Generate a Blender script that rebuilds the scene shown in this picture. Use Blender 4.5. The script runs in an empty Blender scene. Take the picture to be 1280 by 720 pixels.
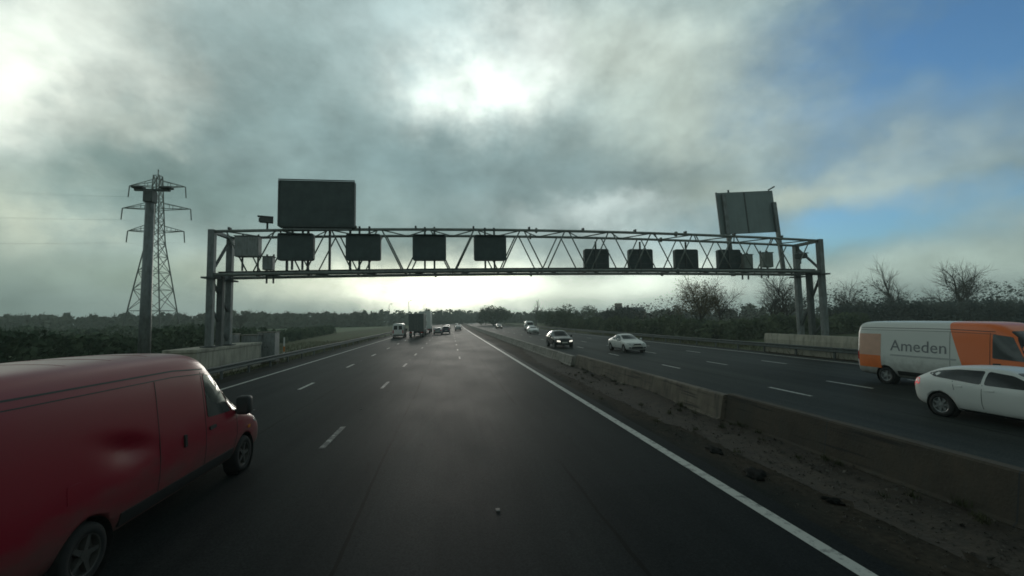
import bpy, bmesh, math, random
from mathutils import Vector, Matrix
from mathutils.bvhtree import BVHTree
R = math.radians
PI = math.pi
scene = bpy.context.scene
col = scene.collection

# ------------------------------------------------------------------ camera
HC = 2.9
cd = bpy.data.cameras.new('camera'); cam = bpy.data.objects.new('camera', cd); col.objects.link(cam)
cd.sensor_width = 36; cd.lens = 36 * 556 / 1280; cd.clip_start = 0.1; cd.clip_end = 8000
yaw, pit, rol = math.atan2(78, 557.3), math.atan2(38.6, 556), R(1.0)
fw = Vector((math.sin(yaw) * math.cos(pit), math.cos(yaw) * math.cos(pit), math.sin(pit)))
rt = Vector((math.cos(yaw), -math.sin(yaw), 0)); up = rt.cross(fw)
r2 = rt * math.cos(rol) - up * math.sin(rol); u2 = up * math.cos(rol) + rt * math.sin(rol)
cam.matrix_world = Matrix(((r2.x, u2.x, -fw.x, 0), (r2.y, u2.y, -fw.y, 0), (r2.z, u2.z, -fw.z, HC), (0, 0, 0, 1)))
scene.camera = cam

# ------------------------------------------------------------------ materials
def newmat(name):
    m = bpy.data.materials.new(name); m.use_nodes = True
    nt = m.node_tree
    return m, nt, nt.nodes['Principled BSDF']
def N(nt, t, **kw):
    n = nt.nodes.new(t)
    for k, v in kw.items(): setattr(n, k, v)
    return n
def L(nt, a, b): nt.links.new(a, b)
def rgba(c): return (c[0], c[1], c[2], 1)

def mat(name, c, rough=0.5, metal=0.0, vary=0.18, scale=3.0, c2=None, bump=0.0, bscale=40, coat=0.0, spec=None, stretch=(1, 1, 1), grime=0.0, scuff=0.0):
    """painted / metal / stone surface: two tones mixed by noise, roughness that varies, optional bump and small grime spots"""
    m, nt, b = newmat(name)
    tc = N(nt, 'ShaderNodeTexCoord'); mp = N(nt, 'ShaderNodeMapping'); mp.inputs['Scale'].default_value = stretch
    L(nt, tc.outputs['Object'], mp.inputs['Vector'])
    no = N(nt, 'ShaderNodeTexNoise'); no.inputs['Scale'].default_value = scale; no.inputs['Detail'].default_value = 6; no.inputs['Roughness'].default_value = .65
    L(nt, mp.outputs[0], no.inputs['Vector'])
    cr = N(nt, 'ShaderNodeValToRGB'); cr.color_ramp.elements[0].position = .32; cr.color_ramp.elements[1].position = .68
    a = c2 if c2 else tuple(x * (1 - vary) for x in c)
    cr.color_ramp.elements[0].color = rgba(a); cr.color_ramp.elements[1].color = rgba(c if c2 else tuple(x * (1 + vary * .6) for x in c))
    L(nt, no.outputs['Fac'], cr.inputs['Fac'])
    out = cr.outputs['Color']
    if grime > 0:
        n2 = N(nt, 'ShaderNodeTexNoise'); n2.inputs['Scale'].default_value = scale * 2.3; n2.inputs['Detail'].default_value = 8
        mp2 = N(nt, 'ShaderNodeMapping'); mp2.inputs['Scale'].default_value = (1.6, 1.6, .35); L(nt, tc.outputs['Object'], mp2.inputs['Vector']); L(nt, mp2.outputs[0], n2.inputs['Vector'])
        r3 = N(nt, 'ShaderNodeValToRGB'); r3.color_ramp.elements[0].position = .46; r3.color_ramp.elements[1].position = .72
        r3.color_ramp.elements[0].color = (0, 0, 0, 1); r3.color_ramp.elements[1].color = (grime, grime, grime, 1)
        L(nt, n2.outputs['Fac'], r3.inputs['Fac'])
        mx = N(nt, 'ShaderNodeMixRGB'); mx.inputs[2].default_value = (.05, .045, .035, 1)
        L(nt, r3.outputs['Color'], mx.inputs[0]); L(nt, out, mx.inputs[1]); out = mx.outputs[0]
    if scuff > 0:
        mp4 = N(nt, 'ShaderNodeMapping'); mp4.inputs['Scale'].default_value = (1, .10, 2.2); L(nt, tc.outputs['Object'], mp4.inputs['Vector'])
        n4_ = N(nt, 'ShaderNodeTexNoise'); n4_.inputs['Scale'].default_value = 5; n4_.inputs['Detail'].default_value = 4; L(nt, mp4.outputs[0], n4_.inputs['Vector'])
        r4 = N(nt, 'ShaderNodeValToRGB'); r4.color_ramp.elements[0].position = .56; r4.color_ramp.elements[1].position = .66
        r4.color_ramp.elements[0].color = (0, 0, 0, 1); r4.color_ramp.elements[1].color = (scuff, scuff, scuff, 1); L(nt, n4_.outputs['Fac'], r4.inputs['Fac'])
        mx5 = N(nt, 'ShaderNodeMixRGB'); mx5.inputs[2].default_value = (.014, .013, .012, 1); L(nt, r4.outputs['Color'], mx5.inputs[0]); L(nt, out, mx5.inputs[1]); out = mx5.outputs[0]
    L(nt, out, b.inputs['Base Color'])
    mr = N(nt, 'ShaderNodeMapRange'); mr.inputs['To Min'].default_value = max(.02, rough - .1); mr.inputs['To Max'].default_value = min(1, rough + .1)
    L(nt, no.outputs['Fac'], mr.inputs['Value']); L(nt, mr.outputs[0], b.inputs['Roughness'])
    b.inputs['Metallic'].default_value = metal
    if spec is not None: b.inputs['Specular IOR Level'].default_value = spec
    if coat: b.inputs['Coat Weight'].default_value = coat; b.inputs['Coat Roughness'].default_value = .08
    if bump:
        n3 = N(nt, 'ShaderNodeTexNoise'); n3.inputs['Scale'].default_value = bscale; n3.inputs['Detail'].default_value = 5
        L(nt, tc.outputs['Object'], n3.inputs['Vector'])
        bp = N(nt, 'ShaderNodeBump'); bp.inputs['Strength'].default_value = bump; bp.inputs['Distance'].default_value = .03
        L(nt, n3.outputs['Fac'], bp.inputs['Height']); L(nt, bp.outputs[0], b.inputs['Normal'])
    return m

def emit(name, c, s):
    m, nt, b = newmat(name); b.inputs['Base Color'].default_value = rgba(c)
    b.inputs['Emission Color'].default_value = rgba(c); b.inputs['Emission Strength'].default_value = s
    return m

def mathn(nt, op, a, b=None, clamp=False):
    n = N(nt, 'ShaderNodeMath', operation=op); n.use_clamp = clamp
    for i, v in enumerate((a, b)):
        if v is None: continue
        if isinstance(v, (int, float)): n.inputs[i].default_value = v
        else: L(nt, v, n.inputs[i])
    return n.outputs[0]

def asphalt(name, base, dirt=False):
    m, nt, b = newmat(name)
    tc = N(nt, 'ShaderNodeTexCoord')
    def noise(scale, stretch, det=6, rough=.6):
        mp = N(nt, 'ShaderNodeMapping'); mp.inputs['Scale'].default_value = stretch; L(nt, tc.outputs['Object'], mp.inputs['Vector'])
        n = N(nt, 'ShaderNodeTexNoise'); n.inputs['Scale'].default_value = scale; n.inputs['Detail'].default_value = det; n.inputs['Roughness'].default_value = rough
        L(nt, mp.outputs[0], n.inputs['Vector']); return n.outputs['Fac']
    def ramp(f, p0, p1, c0, c1):
        r = N(nt, 'ShaderNodeValToRGB'); r.color_ramp.elements[0].position = p0; r.color_ramp.elements[1].position = p1
        r.color_ramp.elements[0].color = rgba(c0); r.color_ramp.elements[1].color = rgba(c1); L(nt, f, r.inputs['Fac']); return r.outputs['Color']
    fine = noise(35, (1, 1, 1), 4); tracks = noise(1.0, (.9, .03, 1), 5); big = noise(.35, (1, .4, 1), 7)
    c = ramp(fine, .3, .72, tuple(x * .5 for x in base), tuple(x * 1.6 for x in base))
    mx = N(nt, 'ShaderNodeMixRGB', blend_type='MULTIPLY'); mx.inputs[0].default_value = .8
    L(nt, c, mx.inputs[1]); L(nt, ramp(tracks, .34, .66, (.5, .53, .57), (1.3, 1.27, 1.2)), mx.inputs[2])
    out = mx.outputs[0]
    mx2 = N(nt, 'ShaderNodeMixRGB', blend_type='MULTIPLY'); mx2.inputs[0].default_value = .7
    L(nt, out, mx2.inputs[1]); L(nt, ramp(big, .35, .65, (.78, .78, .80), (1.15, 1.13, 1.1)), mx2.inputs[2]); out = mx2.outputs[0]
    if not dirt:
        sp = N(nt, 'ShaderNodeSeparateXYZ'); L(nt, tc.outputs['Object'], sp.inputs[0])
        wob = mathn(nt, 'MULTIPLY', mathn(nt, 'SUBTRACT', noise(.8, (1, .3, 1), 4), .5), .22)
        fr = mathn(nt, 'ABSOLUTE', mathn(nt, 'SUBTRACT', mathn(nt, 'FRACT', mathn(nt, 'DIVIDE', mathn(nt, 'ADD', mathn(nt, 'ADD', sp.outputs['X'], 6.75), wob), 3.57)), .5))
        tar = mathn(nt, 'MULTIPLY', mathn(nt, 'LESS_THAN', fr, .0075), ramp(noise(.5, (1, .25, 1), 5), .42, .5, (0, 0, 0), (1, 1, 1)))
        bk_ = N(nt, 'ShaderNodeTexVoronoi'); bk_.inputs['Scale'].default_value = 1.0; mp_ = N(nt, 'ShaderNodeMapping'); mp_.inputs['Scale'].default_value = (.28, .045, 1); L(nt, tc.outputs['Object'], mp_.inputs['Vector']); L(nt, mp_.outputs[0], bk_.inputs['Vector'])
        bk_.distance = 'CHEBYCHEV'
        sc3 = N(nt, 'ShaderNodeSeparateColor'); L(nt, bk_.outputs['Color'], sc3.inputs[0])
        pt = mathn(nt, 'ADD', mathn(nt, 'MULTIPLY', sc3.outputs[0], .34), .83)
        mv = N(nt, 'ShaderNodeVectorMath', operation='SCALE'); L(nt, out, mv.inputs[0]); L(nt, pt, mv.inputs['Scale'])
        mt_ = N(nt, 'ShaderNodeMixRGB'); L(nt, tar, mt_.inputs[0]); L(nt, mv.outputs[0], mt_.inputs[1]); mt_.inputs[2].default_value = (.006, .006, .006, 1); out = mt_.outputs[0]
        oil = ramp(noise(2.6, (1, .35, 1), 6, .55), .63, .72, (0, 0, 0), (.7, .7, .7))
        mo = N(nt, 'ShaderNodeMixRGB'); L(nt, oil, mo.inputs[0]); L(nt, out, mo.inputs[1]); mo.inputs[2].default_value = (.007, .0075, .008, 1); out = mo.outputs[0]
    if dirt:
        d = noise(.55, (1.2, .45, 1), 8, .62)
        sep = N(nt, 'ShaderNodeSeparateXYZ'); L(nt, tc.outputs['Object'], sep.inputs[0])
        near = mathn(nt, 'MULTIPLY', mathn(nt, 'SUBTRACT', sep.outputs['X'], 5.2), .30)     # silt lies against the wall's foot
        f = mathn(nt, 'ADD', d, mathn(nt, 'MINIMUM', near, .35))
        silt = ramp(f, .44, .66, (0, 0, 0), (1, 1, 1))
        mx3 = N(nt, 'ShaderNodeMixRGB'); L(nt, silt, mx3.inputs[0]); L(nt, out, mx3.inputs[1])
        L(nt, ramp(noise(9, (1, 1, 1), 6), .3, .7, (.026, .021, .015), (.062, .05, .037)), mx3.inputs[2]); out = mx3.outputs[0]
        st = ramp(noise(1.9, (1, .8, 1), 5, .55), .60, .68, (0, 0, 0), (.8, .8, .8))
        mx4 = N(nt, 'ShaderNodeMixRGB'); L(nt, st, mx4.inputs[0]); L(nt, out, mx4.inputs[1]); mx4.inputs[2].default_value = (.018, .019, .016, 1); out = mx4.outputs[0]
    L(nt, out, b.inputs['Base Color'])
    mr = N(nt, 'ShaderNodeMapRange'); mr.inputs['From Min'].default_value = .3; mr.inputs['From Max'].default_value = .7
    mr.inputs['To Min'].default_value = .56 if not dirt else .65; mr.inputs['To Max'].default_value = .66 if not dirt else .9
    L(nt, big, mr.inputs['Value']); L(nt, mr.outputs[0], b.inputs['Roughness'])
    b.inputs['Specular IOR Level'].default_value = .035
    bp = N(nt, 'ShaderNodeBump'); bp.inputs['Strength'].default_value = .35; bp.inputs['Distance'].default_value = .01
    L(nt, noise(120, (1, 1, 1), 3), bp.inputs['Height']); L(nt, bp.outputs[0], b.inputs['Normal'])
    return m

def paint_line(name, wear):
    """road paint worn through to the asphalt in patches"""
    m, nt, b = newmat(name)
    tc = N(nt, 'ShaderNodeTexCoord'); n = N(nt, 'ShaderNodeTexNoise'); n.inputs['Scale'].default_value = 6; n.inputs['Detail'].default_value = 9; n.inputs['Roughness'].default_value = .7
    L(nt, tc.outputs['Object'], n.inputs['Vector'])
    r = N(nt, 'ShaderNodeValToRGB'); r.color_ramp.elements[0].position = wear - .1; r.color_ramp.elements[1].position = wear + .1
    r.color_ramp.elements[0].color = (.035, .037, .036, 1); r.color_ramp.elements[1].color = (.46, .46, .42, 1)
    L(nt, n.outputs['Fac'], r.inputs['Fac']); L(nt, r.outputs['Color'], b.inputs['Base Color']); b.inputs['Roughness'].default_value = .55
    return m

def stripe_body(name, white, orange, y0, slope, top):
    """van paint: white, with an orange front section behind a slanted edge (object coordinates: the paint itself)"""
    m, nt, b = newmat(name)
    tc = N(nt, 'ShaderNodeTexCoord'); s = N(nt, 'ShaderNodeSeparateXYZ'); L(nt, tc.outputs['Object'], s.inputs[0])
    e = mathn(nt, 'ADD', s.outputs['Y'], mathn(nt, 'MULTIPLY', s.outputs['Z'], slope))
    f = mathn(nt, 'GREATER_THAN', e, y0)
    f = mathn(nt, 'MULTIPLY', f, mathn(nt, 'LESS_THAN', s.outputs['Z'], top))
    mx = N(nt, 'ShaderNodeMixRGB'); mx.inputs[1].default_value = rgba(white); mx.inputs[2].default_value = rgba(orange); L(nt, f, mx.inputs[0])
    n = N(nt, 'ShaderNodeTexNoise'); n.inputs['Scale'].default_value = 4; n.inputs['Detail'].default_value = 8; L(nt, tc.outputs['Object'], n.inputs['Vector'])
    d = mathn(nt, 'MULTIPLY', mathn(nt, 'SUBTRACT', mathn(nt, 'ADD', n.outputs['Fac'], .55), s.outputs['Z']), .9, True)
    mx2 = N(nt, 'ShaderNodeMixRGB'); mx2.inputs[2].default_value = (.09, .08, .065, 1); L(nt, d, mx2.inputs[0]); L(nt, mx.outputs[0], mx2.inputs[1])
    L(nt, mx2.outputs[0], b.inputs['Base Color']); b.inputs['Roughness'].default_value = .4; b.inputs['Coat Weight'].default_value = .3
    return m

def dirty_paint(name, c, dirt, height, rough=.4):
    """body paint with road film thrown up over the lower sides"""
    m, nt, b = newmat(name)
    tc = N(nt, 'ShaderNodeTexCoord'); s = N(nt, 'ShaderNodeSeparateXYZ'); L(nt, tc.outputs['Object'], s.inputs[0])
    mp = N(nt, 'ShaderNodeMapping'); mp.inputs['Scale'].default_value = (1, .45, 1.4); L(nt, tc.outputs['Object'], mp.inputs['Vector'])
    n = N(nt, 'ShaderNodeTexNoise'); n.inputs['Scale'].default_value = 2.6; n.inputs['Detail'].default_value = 9; n.inputs['Roughness'].default_value = .68; L(nt, mp.outputs[0], n.inputs['Vector'])
    d = mathn(nt, 'ADD', mathn(nt, 'MULTIPLY', mathn(nt, 'SUBTRACT', height, s.outputs['Z']), 1.5), mathn(nt, 'MULTIPLY', mathn(nt, 'SUBTRACT', n.outputs['Fac'], .42), 1.7))
    d = mathn(nt, 'MULTIPLY', mathn(nt, 'MAXIMUM', d, 0), .85, True)
    n2 = N(nt, 'ShaderNodeTexNoise'); n2.inputs['Scale'].default_value = 1.3; n2.inputs['Detail'].default_value = 7; L(nt, mp.outputs[0], n2.inputs['Vector'])
    film = mathn(nt, 'MULTIPLY', mathn(nt, 'SUBTRACT', n2.outputs['Fac'], .46), .35, True)
    d = mathn(nt, 'MAXIMUM', d, film)
    mx = N(nt, 'ShaderNodeMixRGB'); mx.inputs[1].default_value = rgba(c); mx.inputs[2].default_value = rgba(dirt); L(nt, d, mx.inputs[0])
    L(nt, mx.outputs[0], b.inputs['Base Color'])
    L(nt, mathn(nt, 'ADD', mathn(nt, 'MULTIPLY', d, .4), rough), b.inputs['Roughness'])
    b.inputs['Coat Weight'].default_value = .15; b.inputs['Coat Roughness'].default_value = .25
    return m

def leafmat(name, a, c, scale=.6):
    m, nt, b = newmat(name)
    tc = N(nt, 'ShaderNodeTexCoord'); n = N(nt, 'ShaderNodeTexNoise'); n.inputs['Scale'].default_value = scale; n.inputs['Detail'].default_value = 8
    L(nt, tc.outputs['Object'], n.inputs['Vector'])
    r = N(nt, 'ShaderNodeValToRGB'); r.color_ramp.elements[0].position = .35; r.color_ramp.elements[1].position = .65
    r.color_ramp.elements[0].color = rgba(a); r.color_ramp.elements[1].color = rgba(c); L(nt, n.outputs['Fac'], r.inputs['Fac']); L(nt, r.outputs['Color'], b.inputs['Base Color'])
    b.inputs['Roughness'].default_value = .8; b.inputs['Specular IOR Level'].default_value = .2
    return m

M = {}
M['asphalt'] = asphalt('wet_asphalt', (.017, .0205, .022))
M['asphalt_far'] = asphalt('weathered_asphalt', (.040, .046, .045))
M['reserve'] = asphalt('silted_asphalt', (.023, .026, .023), True)
M['line'] = paint_line('road_paint', .40); M['line_worn'] = paint_line('worn_road_paint', .61); M['line_faint'] = paint_line('nearly_gone_road_paint', .70)
M['steel'] = mat('galvanised_steel', (.20, .22, .215), .5, .35, .25, 2.5, grime=.5)
M['steel_dark'] = mat('weathered_steel', (.10, .115, .11), .6, .2, .25, 3, grime=.5)
M['chord'] = mat('painted_steel', (.24, .265, .24), .55, .1, .25, 2, grime=.4)
M['black'] = mat('matt_black_sheet', (.060, .082, .080), .6, 0, .3, 4)
M['screen'] = mat('unlit_display', (.052, .076, .074), .55, 0, .4, 1.5)
M['signback'] = mat('aluminium_sign_back', (.21, .255, .25), .55, .2, .1, 1.0, grime=.12)
M['cabinet'] = mat('grey_cabinet', (.26, .28, .27), .5, 0, .15, 3, grime=.5)
M['concrete'] = mat('stained_concrete', (.19, .158, .12), .85, 0, .2, 1.3, c2=(.105, .085, .063), bump=.3, bscale=25, grime=.8, scuff=.7)
M['concrete_dirty'] = mat('muddy_concrete', (.075, .058, .041), .9, 0, .25, 1.2, c2=(.034, .027, .019), bump=.4, bscale=22, grime=.8, scuff=.75)
M['concrete_pale'] = mat('pale_block_concrete', (.50, .46, .37), .85, 0, .2, 1.1, c2=(.36, .33, .26), bump=.25, bscale=25, grime=.45)
M['concrete_far'] = mat('pale_concrete', (.33, .31, .27), .85, 0, .2, 1.2, c2=(.2, .185, .155), bump=.2, bscale=20, grime=.7, scuff=.5)
M['red'] = dirty_paint('red_van_paint', (.235, .007, .021), (.075, .06, .048), .95, .33)
M['vanwhite'] = stripe_body('white_orange_paint', (.62, .63, .59), (.80, .165, .035), .72, .30, 2.7)
M['orange'] = mat('orange_decal', (.80, .18, .035), .45, 0, .1, 3)
M['salmon'] = mat('faded_salmon_decal', (.62, .36, .26), .45, 0, .1, 3)
M['letter'] = mat('grey_lettering', (.17, .18, .19), .5, 0, .1, 4)
M['lgrey'] = mat('pale_grey_decal', (.38, .39, .38), .5, 0, .1, 4)
M['white'] = dirty_paint('white_car_paint', (.68, .68, .65), (.16, .145, .12), .26, .3)
M['darkpaint'] = dirty_paint('dark_car_paint', (.022, .025, .026), (.10, .095, .085), .3, .25)
M['silver'] = dirty_paint('silver_car_paint', (.26, .28, .29), (.12, .11, .1), .3, .3)
M['bluepaint'] = dirty_paint('blue_car_paint', (.03, .045, .08), (.1, .09, .08), .3, .3)
M['glass'] = mat('tinted_glass', (.012, .014, .014), .07, 0, .2, 1, spec=.6)
M['lightglass'] = mat('light_glass', (.055, .062, .06), .1, 0, .2, 1, spec=.6)
M['plastic'] = mat('black_plastic', (.016, .017, .017), .55, 0, .3, 5)
M['rubber'] = mat('tyre_rubber', (.014, .014, .014), .85, 0, .3, 6)
M['rim_dark'] = mat('grimy_wheel', (.05, .048, .044), .7, 0, .3, 8, grime=.6)
M['rim'] = mat('wheel_rim', (.30, .31, .31), .4, .5, .2, 8, grime=.5)
M['lens'] = mat('clear_lens', (.45, .46, .44), .12, 0, .1, 6)
M['redlens'] = mat('red_lens', (.42, .012, .015), .15, 0, .1, 6)
M['amber'] = mat('amber_lens', (.6, .2, .03), .2, 0, .1, 6)
M['lamp_on'] = emit('lit_headlamp', (1.0, .95, .82), 1.1)
M['tail_on'] = emit('lit_tail_lamp', (.7, .03, .04), .28)
M['plate_y'] = mat('number_plate', (.6, .58, .5), .5, 0, .1, 9)
M['bark'] = mat('bark', (.055, .048, .038), .9, 0, .3, 6, c2=(.028, .025, .02))
M['twig'] = mat('bare_twigs', (.05, .043, .033), .9, 0, .3, 2, c2=(.03, .027, .021))
M['twig_gold'] = leafmat('late_leaves', (.075, .06, .025), (.13, .10, .04), .9)
M['hedge'] = leafmat('hedge_leaves', (.05, .078, .05), (.11, .145, .085), .5)
M['hedge_blue'] = leafmat('bare_hedge', (.062, .075, .07), (.115, .13, .115), .35)
M['bush'] = leafmat('bush_leaves', (.055, .075, .045), (.125, .15, .085), .5)
M['wood'] = leafmat('distant_wood', (.05, .062, .048), (.105, .115, .08), .03)
M['evergreen'] = leafmat('evergreen_leaves', (.012, .022, .012), (.03, .045, .022), .5)
M['wire'] = mat('cable', (.05, .055, .055), .6, .3, .1, 1)
M['brick'] = mat('brick_wall', (.16, .11, .085), .85, 0, .2, 2, bump=.1, bscale=30)
M['slate'] = mat('slate_roof', (.06, .062, .066), .7, 0, .2, 3)
M['scrap'] = mat('dark_scrap', (.006, .007, .006), .9, 0, .4, 9, bump=.4, bscale=30, spec=.08)

def ground_mat():
    m, nt, b = newmat('rough_grass')
    tc = N(nt, 'ShaderNodeTexCoord')
    def noise(s, st=(1, 1, 1), d=7):
        mp = N(nt, 'ShaderNodeMapping'); mp.inputs['Scale'].default_value = st; L(nt, tc.outputs['Object'], mp.inputs['Vector'])
        n = N(nt, 'ShaderNodeTexNoise'); n.inputs['Scale'].default_value = s; n.inputs['Detail'].default_value = d; n.inputs['Roughness'].default_value = .65; L(nt, mp.outputs[0], n.inputs['Vector']); return n.outputs['Fac']
    def ramp(f, p0, p1, c0, c1):
        r = N(nt, 'ShaderNodeValToRGB'); r.color_ramp.elements[0].position = p0; r.color_ramp.elements[1].position = p1
        r.color_ramp.elements[0].color = rgba(c0); r.color_ramp.elements[1].color = rgba(c1); L(nt, f, r.inputs['Fac']); return r.outputs['Color']
    a = ramp(noise(2.5), .3, .7, (.05, .072, .03), (.125, .15, .07))
    d = ramp(noise(.12, (1, .4, 1)), .42, .62, (0, 0, 0), (.7, .7, .7))
    mx = N(nt, 'ShaderNodeMixRGB'); L(nt, d, mx.inputs[0]); L(nt, a, mx.inputs[1]); mx.inputs[2].default_value = (.082, .068, .036, 1)
    L(nt, mx.outputs[0], b.inputs['Base Color']); b.inputs['Roughness'].default_value = .9; b.inputs['Specular IOR Level'].default_value = .15
    bp = N(nt, 'ShaderNodeBump'); bp.inputs['Strength'].default_value = .6; bp.inputs['Distance'].default_value = .15
    L(nt, noise(5), bp.inputs['Height']); L(nt, bp.outputs[0], b.inputs['Normal'])
    return m
M['grass'] = ground_mat()
M['field'] = leafmat('winter_field', (.085, .125, .05), (.13, .16, .075), .02)

# ------------------------------------------------------------------ mesh helpers
class MB:
    def __init__(s): s.v = []; s.f = []
    def add(s, vs, fs):
        o = len(s.v); s.v += [tuple(p) for p in vs]; s.f += [tuple(i + o for i in f) for f in fs]
    def box(s, x0, x1, y0, y1, z0, z1):
        s.add([(x0, y0, z0), (x1, y0, z0), (x1, y1, z0), (x0, y1, z0), (x0, y0, z1), (x1, y0, z1), (x1, y1, z1), (x0, y1, z1)],
              [(0, 3, 2, 1), (4, 5, 6, 7), (0, 1, 5, 4), (1, 2, 6, 5), (2, 3, 7, 6), (3, 0, 4, 7)])
    def tube(s, pts, rad, n=6, cap=True):
        pts = [Vector(p) for p in pts]
        if isinstance(rad, (int, float)): rad = [rad] * len(pts)
        ref = None; rings = []
        for i, p in enumerate(pts):
            d = (pts[min(i + 1, len(pts) - 1)] - pts[max(i - 1, 0)])
            d = d.normalized() if d.length > 1e-9 else Vector((0, 0, 1))
            if ref is None:
                ref = Vector((0, 0, 1)) if abs(d.z) < .9 else Vector((1, 0, 0))
            a = d.cross(ref).normalized(); b = a.cross(d)
            ref = b
            rings.append([p + (a * math.cos(t) + b * math.sin(t)) * rad[i] for t in [2 * PI * (k + .5) / n for k in range(n)]])
        vs = [q for r in rings for q in r]; fs = []
        for i in range(len(pts) - 1):
            for k in range(n):
                k2 = (k + 1) % n
                fs.append((i * n + k, i * n + k2, (i + 1) * n + k2, (i + 1) * n + k))
        if cap:
            fs.append(tuple(reversed(range(n)))); fs.append(tuple((len(pts) - 1) * n + k for k in range(n)))
        s.add(vs, fs)
    def beam(s, a, b, w, h=None):
        """square-section bar with its sides upright"""
        h = h or w; a = Vector(a); b = Vector(b); d = (b - a).normalized()
        u = Vector((0, 0, 1)) if abs(d.z) < .95 else Vector((0, 1, 0))
        x = d.cross(u).normalized(); y = x.cross(d)
        c = [(-w / 2, -h / 2), (w / 2, -h / 2), (w / 2, h / 2), (-w / 2, h / 2)]
        s.add([p + x * q[0] + y * q[1] for p in (a, b) for q in c], [(0, 3, 2, 1), (4, 5, 6, 7), (0, 1, 5, 4), (1, 2, 6, 5), (2, 3, 7, 6), (3, 0, 4, 7)])
    def lathe(s, prof, n=24, axis='x', cx=0, cy=0, cz=0):
        vs = []
        for (r, t) in prof:
            for k in range(n):
                a = 2 * PI * k / n
                if axis == 'x': vs.append((cx + t, cy + r * math.cos(a), cz + r * math.sin(a)))
                elif axis == 'z': vs.append((cx + r * math.cos(a), cy + r * math.sin(a), cz + t))
                else: vs.append((cx + r * math.cos(a), cy + t, cz + r * math.sin(a)))
        fs = []
        for i in range(len(prof) - 1):
            for k in range(n):
                k2 = (k + 1) % n
                fs.append((i * n + k, i * n + k2, (i + 1) * n + k2, (i + 1) * n + k))
        s.add(vs, fs)
    def quad(s, p, nrm_u, nrm_v): s.add([p - nrm_u - nrm_v, p + nrm_u - nrm_v, p + nrm_u + nrm_v, p - nrm_u + nrm_v], [(0, 1, 2, 3)])
    def build(s, name, m, parent=None, smooth=False, bevel=0.0, fix=False, seg=2):
        me = bpy.data.meshes.new(name); me.from_pydata(s.v, [], s.f)
        if bevel or fix:
            bm = bmesh.new(); bm.from_mesh(me)
            if fix: bmesh.ops.recalc_face_normals(bm, faces=bm.faces)
            if bevel: bmesh.ops.bevel(bm, geom=[e for e in bm.edges if e.is_manifold and e.calc_face_angle(0) > .5], offset=bevel, segments=seg, affect='EDGES', profile=.5)
            bm.to_mesh(me); bm.free()
        return link(name, me, m, parent, smooth)
def link(name, me, m, parent=None, smooth=False):
    if m is not None: me.materials.clear(); me.materials.append(m)
    me.polygons.foreach_set('use_smooth', [smooth] * len(me.polygons)); me.update()
    o = bpy.data.objects.new(name, me); col.objects.link(o)
    if parent: o.parent = parent
    return o
def tag(o, label=None, cat=None, group=None, kind=None):
    if label: o['label'] = label
    if cat: o['category'] = cat
    if group: o['group'] = group
    if kind: o['kind'] = kind
    return o
def thing(name, label, cat, loc=(0, 0, 0), rz=0, group=None):
    o = bpy.data.objects.new(name, None); o.empty_display_size = .3; col.objects.link(o)
    o.location = loc; o.rotation_euler = (0, 0, rz)
    return tag(o, label, cat, group)
def copy_tree(o, parent=None):
    c = o.copy(); col.objects.link(c); c.parent = parent
    for ch in [k for k in list(o.children)]: copy_tree(ch, c)
    return c

def bend(y):                       # the motorway curves gently to the right in the distance
    return 4.2e-5 * max(0, y - 70) ** 2
YS = [-25, -10, 0, 10, 20, 30, 40, 50, 60, 70, 80, 95, 110, 130, 150, 175, 200, 230, 260, 300, 340, 390, 440, 500, 570, 640, 720, 800]

def strip(name, x0, x1, z, m, ys=YS):
    b = MB()
    for y in ys:
        dx = bend(y); b.v += [(x0 + dx, y, z), (x1 + dx, y, z)]
    for i in range(len(ys) - 1): b.f.append((2 * i, 2 * i + 1, 2 * i + 3, 2 * i + 2))
    return tag(b.build(name, m), kind='structure')

def extrude_along(name, prof, ys, m, xoff=0, bevel=0, parent=None, smooth=False):
    """closed profile (x,z) swept along the road"""
    b = MB(); n = len(prof)
    for y in ys:
        for (x, z) in prof: b.v.append((x + xoff + bend(y), y, z))
    for i in range(len(ys) - 1):
        for k in range(n):
            k2 = (k + 1) % n; b.f.append((i * n + k, (i + 1) * n + k, (i + 1) * n + k2, i * n + k2))
    b.f.append(tuple(range(n))); b.f.append(tuple(reversed([(len(ys) - 1) * n + k for k in range(n)])))
    return b.build(name, m, parent, smooth, bevel, fix=True)

# ------------------------------------------------------------------ setting
g = MB(); S = 1250; nn = 50
for j in range(nn + 1):
    for i in range(nn + 1):
        x = -S + 2 * S * i / nn; y = -S + 2 * S * j / nn
        g.v.append((x, y, 0))
for j in range(nn):
    for i in range(nn): g.f.append((j * (nn + 1) + i, j * (nn + 1) + i + 1, (j + 1) * (nn + 1) + i + 1, (j + 1) * (nn + 1) + i))
tag(g.build('ground', M['grass']), kind='structure')
fl = MB(); fl.add([(-30, 62, .05), (-30, 240, .05), (-330, 240, .05), (-260, 62, .05)], [(0, 1, 2, 3)])
tag(fl.build('field', M['field'], fix=True), kind='structure')
strip('carriageway', -11.0, 4.95, .02, M['asphalt'])
strip('opposite_carriageway', 8.6, 23.7, .02, M['asphalt_far'])
strip('central_reserve', 4.951, 8.599, .018, M['reserve'])
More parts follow.
